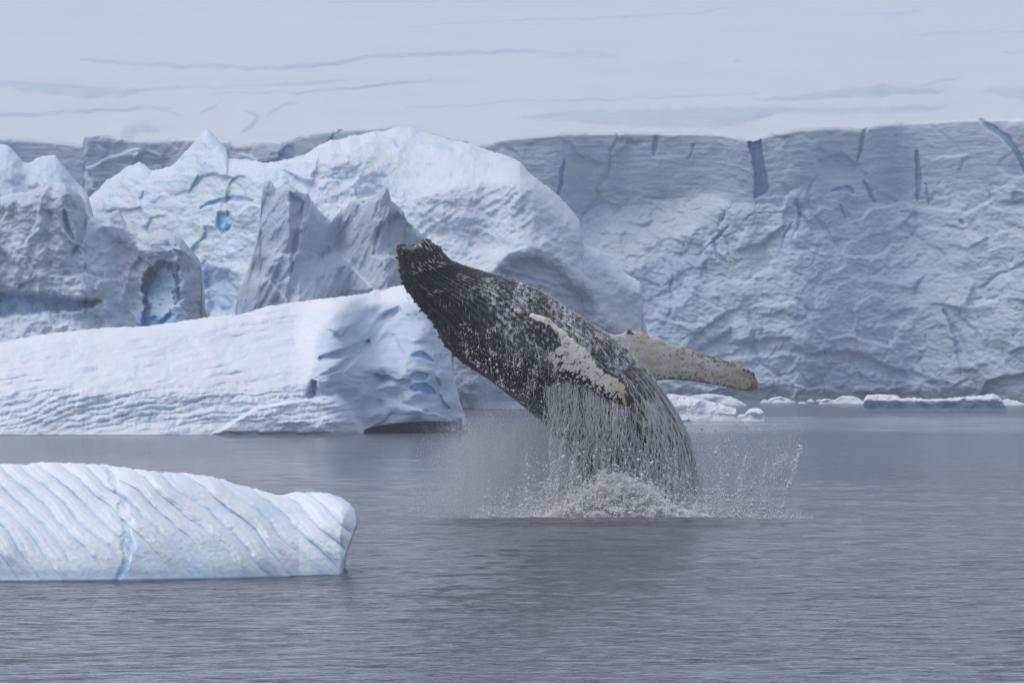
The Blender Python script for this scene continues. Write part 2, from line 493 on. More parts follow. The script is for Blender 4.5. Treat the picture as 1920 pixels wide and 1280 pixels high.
def cliff_feat(U, V):
    k = 0.0575
    x = U * k; z = V * k
    topv = CT(U)
    dpt = V - topv                               # pixels under the brink
    lim = 118 + 34 * fbm(U / 120, V / 300, 3, 8)
    st = 1 - sstep(lim - 18, lim + 18, dpt)      # 1 on the stratified upper wall
    low = 1 - st
    y = 0
    # bays and buttresses
    y = y + 5.0 * fbm(x / 26, z / 40, 3, 101) + 1.6 * fbm(x / 7, z / 16, 4, 103)
    # strata stand in and out
    bend = 10 * fbm(U / 210, V / 500, 3, 15) + 3 * fbm(U / 40, V / 160, 3, 16)
    q = (dpt + bend) / 6.0
    y = y + st * (0.10 * perlin(q, U / 120, 17) + 0.08 * perlin(q * 2.3, U / 90, 18))
    y = y + st * 0.9 * facets(x / 5.5, z / 4.5, 121)
    y = y + st * 0.35 * fbm(x / 1.2, z / 0.7, 4, 122)
    # the rubbly lower wall
    y = y + low * (2.2 * facets(x / 6.5, z / 4.2, 131) + 1.0 * facets(x / 2.1, z / 1.6, 132) + 1.3 * ridged(x / 7, z / 5, 6, 133, 0.55) + 0.25 * fbm(x / 0.5, z / 0.4, 3, 134))
    y = y - low * 1.5
    y = y + cliff_cracks(U, V) * 0.55
    bk = pin(U, V, [(158, 250), (210, 250), (236, 258), (300, 256), (400, 262), (420, 300), (330, 340), (200, 370), (160, 365)], 4, 8)
    y = y + bk * (-4.0 + 5.0 * facets(x / 4.5, z / 4.0, 145) + 1.2 * facets(x / 1.8, z / 1.5, 146))
    bk = pin(U, V, [(430, 262), (640, 238), (600, 300), (440, 305)], 4, 8)
    y = y + bk * (3.0 * facets(x / 3.0, z / 3.0, 147))
    wx = x + 2.2 * fbm(x / 6, z / 6, 4, 181); wz = z + 2.2 * fbm(x / 6 + 9, z / 6, 4, 182)
    f1, f2, *_ = worley(wx / 9.0, wz / 15.0, 183)
    y = y + 1.3 * sstep(0.07, 0.0, f2 - f1) * sstep(-0.1, 0.3, fbm(x / 12, z / 12, 3, 184))
    f1, f2, *_ = worley(wx / 3.2, wz / 4.5, 185)
    y = y + low * 0.9 * sstep(0.09, 0.0, f2 - f1) * sstep(0.0, 0.35, fbm(x / 9, z / 9, 3, 186)) + 0.40 * fbm(x / 0.55, z / 0.4, 3, 187) * (0.3 + 0.7 * low)
    # big broken faces
    y = y + 1.8 * pin(U, V, [(1532, 302), (1575, 286), (1612, 312), (1600, 350), (1560, 352)], 5, 6) * sstep(360, 290, V)
    y = y + 2.2 * pin(U, V, [(1290, 690), (1300, 660), (1370, 618), (1376, 640), (1480, 632), (1500, 660), (1400, 668)], 6, 8)
    y = y + 2.0 * pin(U, V, [(1500, 665), (1590, 658), (1670, 690), (1730, 700), (1760, 725), (1640, 700), (1560, 672)], 5, 8)
    y = y + 2.5 * pin(U, V, [(1770, 580), (1810, 640), (1800, 700), (1790, 640)], 4, 6)
    y = y + 3.0 * pin(U, V, [(1850, 715), (1920, 700), (1990, 705), (1990, 760), (1830, 760)], 4, 6)
    # hollow along the water
    y = y + 1.5 * sstep(725, 745, V + 10 * fbm(U / 40, V / 40, 3, 141))
    y = y + 1.5 * pin(U, V, [(1130, 560), (1220, 470), (1340, 430), (1300, 520), (1190, 640)], 14, 20)
    return y

def cliff_slope(U, V):
    topv = CT(U)
    dpt = V - topv
    s = 0.10 + 0.25 * sstep(110, 170, dpt) * (1 - sstep(330, 420, dpt))
    s = s + 0.9 * pin(U, V, [(1040, 420), (1330, 360), (1370, 372), (1250, 470), (1140, 540), (1090, 520)], 16, 20)
    s = s + 0.35 * sstep(-0.05, 0.4, fbm(U / 50, V / 22, 4, 151)) * sstep(120, 170, dpt)
    s = s - 0.20 * sstep(0.0, 0.4, fbm(U / 60, V / 30, 4, 152))
    s = np.where(dpt < 5, 1.2, s)
    return s

def cliff_bare(U, V, S):
    dpt = V - CT(U)
    bend = 10 * fbm(U / 210, V / 500, 3, 15) + 3 * fbm(U / 40, V / 160, 3, 16)
    st = 1 - sstep(95, 150, dpt)
    b = 0.72 + st * (0.22 * perlin((dpt + bend) / 6.0, U / 260, 17) + 0.16 * perlin((dpt + bend) / 2.6, U / 90, 18))
    b = b - 0.38 * sstep(0.2, 0.9, S)
    b = b + 0.25 * fbm(U / 45, V / 25, 5, 161)
    b = b + 0.10 * sstep(600, 740, V) + 0.2 * (1 - sstep(700, 900, U)) * st
    b = b * sstep(1.0, 6.0, dpt)
    return b
def cliff_blue(U, V, S):
    dpt = V - CT(U)
    b = 0.85 * np.clip(cliff_cracks(U, V) / 1.6, 0, 1) + 0.12 * sstep(0.1, 0.5, fbm(U / 70, V / 40, 4, 171)) * sstep(100, 160, dpt)
    b = b + 0.18 * pin(U, V, [(1150, 600), (1200, 500), (1340, 430), (1320, 540), (1240, 640)], 16, 16)
    return np.clip(b, 0, 0.9)

def build_glacier():
    nu, nv = 1150, 330
    us = np.concatenate([np.linspace(-3000, -260, 120), np.linspace(-250, 2150, nu), np.linspace(2160, 5000, 110)])
    # front wall
    tp = CT(us) + 1.2 * fbm(us / 9, us * 0, 4, 5); Yb = CYB(us); bs = vbase(Yb) + 2
    s = np.linspace(0, 1, nv)
    U = np.repeat(us[:, None], nv, 1); V = bs[:, None] + (tp - bs)[:, None] * s[None]
    k = 0.0575
    Yi, S = run_back(us, V, cliff_slope, k, 5)
    Y = Yb[:, None] + Yi + 0.37 * cliff_feat(U, V)
    X = (U - 960) / F * Y; Z = CAM_H + (VH - V) / F * Y
    At = {'bare': cliff_bare(U, V, S), 'blue': cliff_blue(U, V, S)}
    o = mesh_np("glacier_front", np.stack([X, Y, Z], -1).reshape(-1, 3), grid_faces(len(us), nv),
                {a: np.clip(b, 0, 1) for a, b in At.items()}, M_CLIFF)
    tag(o, "sheer blue grey glacier front with layered upper wall above the sea", kind='structure')
    # snowfield on top: gentle benches broken by crevasse walls
    nw = 620
    q = np.linspace(0, 1, nw) ** 1.0
    vt = -420.0
    U = np.repeat(us[:, None], nw, 1)
    tps = blur(blur(CT(us), 6, 0), 6, 0)
    V2 = tps[:, None] + (vt - tps)[:, None] * q[None]
    V2 = V2 + (tp - tps)[:, None] * np.exp(-(tps[:, None] - V2) / 8.0)
    mk, bl = slope_masks(U, V2)
    # flat benches have a long run per pixel, crevasse walls almost none
    run = 3.4 * (0.55 + 0.9 * q[None]) * (1 + 0.25 * fbm(U / 500, V2 / 60, 3, 201))
    run0 = 3.4 * (0.55 + 0.9 * q[None])
    dev = (run * (1 - 0.97 * mk) - run0)
    dvp = (240.0 - vt) / nw
    D = np.zeros(run.shape); acc = np.zeros(len(us)); ff = math.exp(-dvp / 14.0)
    for j in range(nw):
        acc = acc * ff + dev[:, j] * dvp; D[:, j] = acc
    D = blur(blur(D, 8, 0), 8, 0)
    vv = np.linspace(300, vt - 20, 800); gg = np.cumsum(3.4 * (0.55 + 0.9 * np.clip((240 - vv) / (240 - vt), 0, 1.2))) * (vv[0] - vv[1])
    anc = np.full(len(us), 274.0)
    Y2 = np.interp(-V2, -vv, gg) - np.interp(-anc, -vv, gg)[:, None] + D
    sm = CYB(us)[:, None] + float(np.mean(Y[130:1260, -1] - CYB(us)[130:1260])) + 4
    sm = blur(blur(sm, 60, 0), 60, 0)
    tt = sstep(0, 9, tps[:, None] - V2)
    Y2 = Y2 + Y[:, -1:] * (1 - tt) + sm * tt
    X2 = (U - 960) / F * Y2; Z2 = CAM_H + (VH - V2) / F * Y2
    bare = np.clip(0.95 * mk + 0.12 * sstep(0.0, 0.5, fbm(U / 300, V2 / 18, 4, 211)), 0, 1)  # crevasse shade and faint shading lines painted in with the bare tone
    o = mesh_np("snow_slope", np.stack([X2, Y2, Z2], -1).reshape(-1, 3), grid_faces(len(us), nw),
                {'bare': bare, 'blue': bl}, M_SLOPE)
    tag(o, "smooth snow covered glacier slope with long crevasse lines", kind='structure')

def slope_masks(U, V):
    m = 0 * U
    def L(p, w, a=1.0, s=1.5): 
        nonlocal m
        m = np.maximum(m, a * lin(U, V, p, w * 0.8, s + 1.2, 6, wl=45))
    def Pn(p, a=1.0, s=2.0):
        nonlocal m
        m = np.maximum(m, a * pin(U, V, p, s + 1.5, 9, wl=40))
    L([(150, 115), (310, 122), (480, 128), (560, 126), (700, 108), (850, 100), (980, 96), (1100, 103)], 2.5, 0.8, 3)
    L([(300, 124), (420, 126), (560, 127), (640, 120)], 2.5, 0.9)
    Pn([(-60, 150), (0, 153), (100, 155), (180, 163), (260, 169), (255, 178), (165, 187), (80, 176), (0, 162), (-60, 158)], 0.85)
    L([(240, 168), (400, 164), (520, 160), (650, 150)], 2.0, 0.6, 3)
    L([(-40, 221), (0, 218), (150, 209), (320, 202)], 2.5, 0.9, 2)
    L([(290, 204), (340, 214)], 1.5, 0.6, 2)
    L([(540, 173), (640, 168), (700, 160), (810, 152)], 2.0, 0.9, 1.5)
    L([(400, 175), (560, 174)], 1.0, 0.5, 2)
    L([(456, 204), (482, 214), (484, 219), (468, 236), (450, 250)], 3.0, 1.0, 1.2)
    L([(374, 212), (400, 200), (414, 190)], 1.5, 0.6)
    L([(500, 218), (512, 210), (540, 195), (560, 190)], 1.5, 0.7)
    L([(760, 203), (860, 198), (970, 190)], 1.0, 0.6)
    Pn([(965, 221), (1060, 209), (1200, 206), (1390, 200), (1590, 203), (1700, 197), (1780, 198), (1760, 206), (1640, 212), (1480, 214), (1400, 228), (1380, 238), (1220, 240), (1090, 229), (990, 224)], 0.8)
    Pn([(1400, 187), (1500, 176), (1610, 163), (1660, 160), (1700, 166), (1770, 172), (1760, 181), (1640, 180), (1560, 184), (1450, 188)], 0.85)
    Pn([(1840, 168), (1890, 163), (1990, 160), (1990, 190), (1910, 188), (1870, 180)], 0.85)
    L([(1690, 168), (1760, 152), (1800, 146)], 1.2, 0.6)
    L([(960, 190), (1100, 188), (1250, 183), (1420, 176)], 1.2, 0.7)
    L([(960, 38), (1100, 34), (1240, 28), (1370, 18)], 1.2, 0.6, 2)
    Pn([(1580, 27), (1640, 25), (1690, 17), (1735, 19), (1710, 27), (1640, 30)], 0.5, 3)
    L([(1010, 104), (1090, 100), (1160, 105)], 5, 0.4, 5)
    L([(1690, 66), (1800, 62), (1990, 57)], 1.3, 0.5, 2)
    L([(600, 4), (760, 2), (960, 2)], 1.2, 0.4, 2)
    L([(760, 50), (880, 42), (960, 38)], 1.0, 0.4, 2)
    L([(1375, 115), (1390, 114)], 1.5, 0.6)
    L([(1200, 122), (1320, 120)], 1.0, 0.3, 3)
    L([(1880, 100), (1990, 92)], 2, 0.5, 2)
    Pn([(226, 262), (228, 240), (236, 232), (300, 236), (300, 246), (262, 250), (252, 262)], 0.8)
    for (x, y, w) in ((-900, 120, 300), (-1300, 180, 500), (-600, 60, 200), (2250, 110, 260), (2600, 180, 380), (3200, 90, 400), (-700, 210, 260), (2300, 190, 200)):
        L([(x - w, y + 6), (x, y), (x + w, y - 12)], 3, 0.8, 2)
    fine = sstep(0.30, 0.62, fbm(U / 260 + V / 90, V / 7.0, 4, 225)) * sstep(-0.1, 0.3, fbm(U / 400, V / 60, 2, 226))
    m = np.maximum(m, 0.40 * fine)
    m = m * (0.85 + 0.5 * fbm(U / 40, V / 4.0, 4, 227) + 0.3 * fbm(U / 120, V / 12, 2, 228))
    m = np.clip(m, 0, 1)
    bl = 0.35 * m * sstep(-0.2, 0.4, fbm(U / 60, V / 20, 3, 221))
    return m, np.clip(bl, 0, 0.6)
build_glacier()

# ------------------------------------------------------------------ far bergs against the cliff
def hump_berg():
    top = curve([(165, 372), (190, 350), (200, 338), (225, 322), (240, 312), (262, 304), (275, 312), (284, 320), (300, 318), (320, 312), (335, 298), (352, 280), (368, 262), (380, 246), (388, 242),
                 (398, 250), (410, 262), (424, 280), (428, 296), (445, 298), (470, 300), (500, 306), (520, 302), (545, 298), (575, 288), (600, 272), (622, 262), (640, 262), (655, 255),
                 (680, 252), (700, 246), (720, 246), (740, 240), (770, 240), (800, 248), (850, 264), (880, 268), (910, 280), (940, 288), (975, 303), (990, 322), (1020, 345), (1045, 365),
                 (1070, 392), (1086, 412), (1093, 432), (1093, 455), (1125, 470), (1140, 485), (1160, 500), (1178, 515), (1200, 528), (1206, 545), (1200, 562), (1202, 585), (1208, 600), (1214, 625), (1222, 690), (1236, 740), (1240, 765)])
    base = lambda u: u * 0 + 766
    yb = scurve([(160, 690), (500, 660), (760, 655), (1000, 652), (1240, 668)])
    def slope(U, V):
        s = 0.9 + 0 * U
        s += 0.7 * fbm(U / 60, V / 40, 4, 301)
        # upper snow dome, nearly flat
        s += 1.6 * pin(U, V, [(700, 235), (900, 262), (1040, 350), (1090, 430), (1020, 360), (960, 345), (860, 346), (780, 372), (735, 350), (700, 300), (560, 300)], 12, 8)
        # hatched wall under the dome
        s -= 0.55 * pin(U, V, [(780, 375), (860, 350), (970, 348), (1000, 380), (990, 440), (960, 470), (860, 440), (790, 420)], 14, 10)
        # dark overhung face
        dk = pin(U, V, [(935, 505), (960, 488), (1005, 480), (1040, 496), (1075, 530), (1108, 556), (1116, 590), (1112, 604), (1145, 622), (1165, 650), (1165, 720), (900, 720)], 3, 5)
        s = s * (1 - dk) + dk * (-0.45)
        # plain sheer wall by the water left of the whale
        w = pin(U, V, [(790, 560), (1060, 700), (1060, 800), (760, 800)], 8)
        s = s * (1 - w) + 0.02 * w
        # right shoulder
        s += 0.3 * pin(U, V, [(1100, 470), (1200, 530), (1200, 620), (1130, 600)], 8)
        w = pin(U, V, [(165, 560), (700, 560), (760, 780), (165, 780)], 20)
        s = s * (1 - w) + 0.15 * w
        return s
    def feat(U, V):
        k = 0.0445; x = U * k; z = V * k
        y = 1.3 * fbm(x / 6, z / 5, 5, 311) + 0.35 * fbm(x / 0.9, z / 0.8, 4, 312)
        rub = 1 - sstep(690, 760, U)
        y += rub * (1.1 * facets(x / 3.2, z / 2.4, 313) + 0.6 * ridged(x / 2.4, z / 1.8, 5, 314))
        # crossing creases on the hump wall
        hw = pin(U, V, [(760, 390), (860, 345), (980, 345), (1060, 440), (1100, 520), (980, 490), (860, 500), (770, 470)], 20)
        a1 = (x * 0.75 + z) + 0.6 * fbm(x / 3, z / 3, 3, 320); a2 = (x * 0.55 - z) + 0.6 * fbm(x / 3, z / 3, 3, 321)
        y += hw * (0.13 * np.abs(perlin(a1 * 1.2, a2 * 0.35, 322)) * 2.2 + 0.13 * np.abs(perlin(a2 * 1.2, a1 * 0.35, 323)) * 2.2)
        y += pin(U, V, [(940, 508), (960, 490), (1005, 481), (1040, 497), (1075, 530), (1107, 557), (1116, 590), (1112, 604), (1145, 622), (1165, 650), (1165, 800), (900, 800)], 20, 2) * 3.0
        # blue melt hollow and its lip
        y += 0.9 * pin(U, V, [(408, 400), (430, 398), (438, 415), (430, 434), (418, 440), (406, 425)], 3, 3)
        y += 0.8 * lin(U, V, [(378, 388), (410, 378), (450, 372), (470, 376)], 3, 4, 4)
        # hollow in the cliffy pool at the foot of the slope
        y += 2.0 * pin(U, V, [(385, 500), (440, 520), (450, 560), (440, 590), (395, 590), (385, 540)], 12, 10)
        y += 0.3 * sstep(0, 1, 1) * pin(U, V, [(935, 505), (1005, 480), (1116, 590), (1165, 650), (900, 720)], 4) * perlin(x * 0.4 + z, z * 2.0 - x * 1.2, 330)
        return y
    def bare(U, V, S):
        b = 0.10 + 0.25 * fbm(U / 40, V / 30, 4, 341)
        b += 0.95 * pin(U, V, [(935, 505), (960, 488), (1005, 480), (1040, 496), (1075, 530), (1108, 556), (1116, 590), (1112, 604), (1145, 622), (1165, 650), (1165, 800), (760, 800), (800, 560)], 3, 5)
        b += 0.5 * pin(U, V, [(935, 505), (960, 488), (1005, 480), (1040, 496), (1075, 530), (1108, 556), (1116, 590), (1112, 604), (1145, 622), (1165, 650), (1165, 700), (960, 640)], 2, 4)  # shade of the overhung face, painted in as a darker ice tone
        b += 0.30 * pin(U, V, [(780, 385), (860, 350), (970, 348), (1000, 380), (990, 440), (960, 470), (860, 440), (790, 420)], 12, 10)
        b += 0.35 * sstep(480, 560, V) * (1 - sstep(480, 560, U))
        b += 0.2 * sstep(1195, 1210, U)
        return b
    def blue(U, V, S):
        b = 0.6 * pin(U, V, [(408, 400), (430, 398), (438, 415), (430, 434), (418, 440), (406, 425)], 4, 3)
        b += 0.30 * lin(U, V, [(378, 388), (410, 378), (450, 372), (470, 376)], 2, 6, 4)
        b += 0.35 * pin(U, V, [(385, 505), (430, 520), (440, 560), (430, 580), (395, 580)], 14, 10)
        f = fbm(U / 22, V / 12, 5, 351)
        b += 0.40 * sstep(0.18, 0.42, f) * (1 - sstep(760, 900, U))
        b += 0.10 * (1 - sstep(520, 620, U))
        b += 0.5 * lin(U, V, [(738, 262), (746, 276)], 2, 3) + 0.3 * lin(U, V, [(810, 270), (850, 282)], 3, 5)
        return np.clip(b, 0, 0.85)
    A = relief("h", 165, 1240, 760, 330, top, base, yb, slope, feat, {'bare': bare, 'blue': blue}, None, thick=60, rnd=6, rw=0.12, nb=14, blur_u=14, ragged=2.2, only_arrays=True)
    # jagged grey blades in front of it
    top2 = curve([(425, 640), (440, 590), (446, 545), (462, 515), (472, 480), (480, 450), (485, 425), (488, 395), (490, 365), (493, 346), (497, 340), (503, 337), (510, 343), (517, 352), (526, 354), (536, 347), (543, 346),
                  (550, 352), (562, 360), (578, 362), (584, 376), (598, 396), (619, 412), (632, 400), (645, 392), (658, 376), (668, 373), (682, 382), (694, 372), (708, 362), (722, 349), (728, 352),
                  (733, 376), (744, 384), (757, 396), (760, 408), (774, 424), (788, 438), (796, 452), (812, 500), (840, 560), (850, 640)])
    yb2 = scurve([(425, 650), (500, 640), (560, 636), (640, 644), (720, 634), (850, 646)])
    def slope2(U, V):
        s = 0.10 + 0.5 * sstep(0.0, 0.5, fbm(U / 30, V / 50, 4, 361)) * sstep(440, 500, V)
        s += 0.8 * pin(U, V, [(620, 480), (700, 450), (700, 540), (560, 580), (560, 500)], 15, 20)
        return s
    def feat2(U, V):
        k = 0.0435; x = U * k; z = V * k
        r = x * 0.92 - (0.42) * z     # blades lean to the right going up
        rr = x + 0.45 * z
        y = 1.5 * perlin(rr / 2.2, z / 9, 371) + 0.9 * np.abs(perlin(rr / 1.1, z / 6, 372)) + 0.35 * fbm(rr / 0.6, z / 1.2, 4, 373)
        y += 0.9 * facets(x / 3.5, z / 3.0, 374) * sstep(430, 500, V) + 0.35 * facets(rr / 1.3, z / 1.8, 375) + 0.10 * fbm(x / 0.25, z / 0.25, 3, 376)
        y += 0.9 * pin(U, V, [(545, 360), (545, 520), (560, 440), (570, 380)], 4, 3)
        y += 1.6 * pin(U, V, [(705, 430), (745, 400), (790, 440), (790, 480), (700, 480)], 5, 5)
        return y
    def bare2(U, V, S):
        return 0.92 - 0.55 * sstep(0.15, 0.7, S) + 0.25 * fbm(U / 14, V / 20, 4, 381) + 0.25 * pin(U, V, [(705, 430), (745, 400), (790, 440), (790, 480), (700, 480)], 5, 5)  # last term paints the shaded patch on the right blade darker
    def blue2(U, V, S):
        return 0.12 * sstep(0.0, 0.5, fbm(U / 25, V / 25, 3, 391)) + 0.3 * lin(U, V, [(430, 640), (445, 600), (470, 560)], 8, 10)
    B = relief("b", 425, 850, 330, 230, top2, base, yb2, slope2, feat2, {'bare': bare2, 'blue': blue2}, None, thick=7, rnd=1.0, rw=0.05, blur_u=2, ragged=3.0, only_arrays=True)
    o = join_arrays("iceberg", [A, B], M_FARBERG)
    tag(o, "huge grounded iceberg with rounded white dome and jagged grey blades behind the whale's head", "iceberg", "icebergs in the bay")
hump_berg()

def arch_berg():
    # pale lumps at the back
    top0 = curve([(-500, 330), (-300, 290), (-100, 300), (-40, 275), (0, 270), (14, 272), (28, 285), (42, 304), (58, 305), (70, 296), (86, 292), (104, 291), (112, 302), (124, 318), (140, 338), (155, 352), (165, 366), (180, 420), (200, 520)])
    base = lambda u: u * 0 + 778
    def slope0(U, V): return 0.8 + 0.5 * fbm(U / 30, V / 20, 3, 401)
    def feat0(U, V):
        x = U * 0.042; z = V * 0.042
        return 1.4 * fbm(x / 3, z / 3, 5, 402) + 0.5 * ridged(x / 2, z / 1.4, 4, 403)
    A = relief("a", -500, 200, 300, 140, top0, base, lambda u: u * 0 + 622, slope0, feat0,
               {'bare': lambda U, V, S: 0.1 + 0.2 * fbm(U / 20, V / 20, 3, 404), 'blue': lambda U, V, S: 0.12 + 0.35 * sstep(0.1, 0.5, fbm(U / 18, V / 14, 4, 405))},
               None, thick=25, rnd=3, rw=0.2, only_arrays=True)
    top = curve([(-500, 420), (-300, 380), (-150, 400), (-40, 360), (0, 368), (25, 362), (50, 360), (72, 352), (78, 341), (95, 342), (122, 343), (132, 352), (150, 364), (158, 378), (163, 400), (170, 408),
                 (200, 402), (222, 392), (228, 402), (236, 418), (260, 430), (282, 438), (292, 432), (318, 434), (340, 447), (350, 458), (362, 472), (374, 486), (378, 500), (374, 530), (376, 548), (384, 575), (391, 595), (398, 640), (405, 700)])
    yb = scurve([(-500, 600), (0, 592), (150, 590), (240, 598), (330, 592), (405, 602)])
    HO = [(290, 515), (300, 500), (314, 496), (326, 510), (331, 535), (328, 562), (318, 585), (300, 600), (284, 596), (280, 560), (282, 535)]
    def slope(U, V):
        s = 0.25 + 0 * U
        s += 0.55 * pin(U, V, [(165, 420), (230, 410), (285, 450), (230, 520), (130, 560), (120, 520)], 12, 10)
        s += 0.6 * sstep(0.0, 0.4, fbm(U / 40, V / 26, 4, 411))
        lowb = pin(U, V, [(-500, 575), (60, 585), (170, 600), (200, 640), (180, 780), (-500, 780)], 8, 8)
        s = s * (1 - lowb) + 1.1 * lowb
        s += 0.5 * pin(U, V, HO, 2, 4)
        s *= 1 - 0.9 * pin(U, V, [(325, 500), (345, 460), (378, 500), (374, 545), (395, 620), (320, 620)], 4, 5)
        return s
    def feat(U, V):
        x = U * 0.0402; z = V * 0.0402
        y = 1.4 * fbm(x / 4, z / 4, 5, 421) + 1.3 * facets(x / 3.4, z / 3.6, 422) + 0.35 * ridged(x / 1.2, z / 1.0, 5, 423) + 0.4 * facets(x / 1.5, z / 1.6, 426) + 0.12 * fbm(x / 0.3, z / 0.25, 3, 427)
        y += -1.0 * pin(U, V, HO, 3, 12, 12, 24) + 0.6 * pin(U, V, HO, 2, 4) * facets(x / 0.7, z / 0.6, 425)
        y += 2.6 * pin(U, V, [(270, 516), (284, 498), (302, 488), (322, 489), (335, 502), (338, 535), (334, 570), (318, 600), (300, 614), (262, 614), (274, 580), (268, 545)], 3, 14, 9, 26)
        y += 2.4 * pin(U, V, [(-500, 545), (0, 548), (80, 552), (190, 566), (150, 580), (60, 588), (0, 592), (-500, 590)], 6, 8)
        y += 0.9 * lin(U, V, [(120, 395), (126, 430), (138, 450)], 3, 3, 4)
        y += 0.7 * lin(U, V, [(165, 410), (150, 450), (135, 480)], 3, 4, 4)
        y -= 1.0 * pin(U, V, [(200, 395), (240, 415), (290, 435), (330, 440), (345, 470), (280, 480), (200, 440)], 8, 6)
        return y
    def bare(U, V, S):
        b = 0.85 - 0.35 * sstep(0.4, 1.0, S) + 0.25 * fbm(U / 22, V / 22, 4, 431)
        b -= 0.8 * pin(U, V, HO, 5, 4)
        b += 0.2 * pin(U, V, [(280, 440), (320, 430), (380, 490), (395, 620), (325, 620), (330, 500), (300, 480)], 5)
        lowb = pin(U, V, [(-500, 580), (60, 590), (170, 600), (200, 640), (180, 780), (-500, 780)], 8, 8)
        return b - 0.45 * lowb
    def blue(U, V, S):
        b = 0.42 * pin(U, V, HO, 4, 4)
        b += 0.75 * pin(U, V, [(262, 585), (300, 598), (332, 588), (340, 640), (262, 640)], 6, 4)
        b += 0.5 * pin(U, V, [(272, 515), (300, 492), (290, 520), (284, 580), (270, 600)], 4, 4)
        z = pin(U, V, [(-500, 548), (0, 550), (80, 556), (190, 568), (150, 580), (60, 590), (0, 594), (-500, 590)], 6, 8)
        b += z * (0.45 + 0.6 * perlin(U / 6, V / 60, 441))
        b += 0.5 * lin(U, V, [(120, 395), (126, 430), (138, 450)], 2, 2, 4)
        b += 0.10 * sstep(520, 640, V)
        return np.clip(b, 0, 0.9)
    B = relief("b", -500, 405, 560, 280, top, base, yb, slope, feat, {'bare': bare, 'blue': blue}, None, thick=20, rnd=2.0, rw=0.06, blur_u=2, ragged=2.5, only_arrays=True)
    o = join_arrays("iceberg", [A, B], M_FARBERG)
    tag(o, "grey weathered iceberg at the left edge with a blue arched cave near its right end", "iceberg", "icebergs in the bay")
arch_berg()

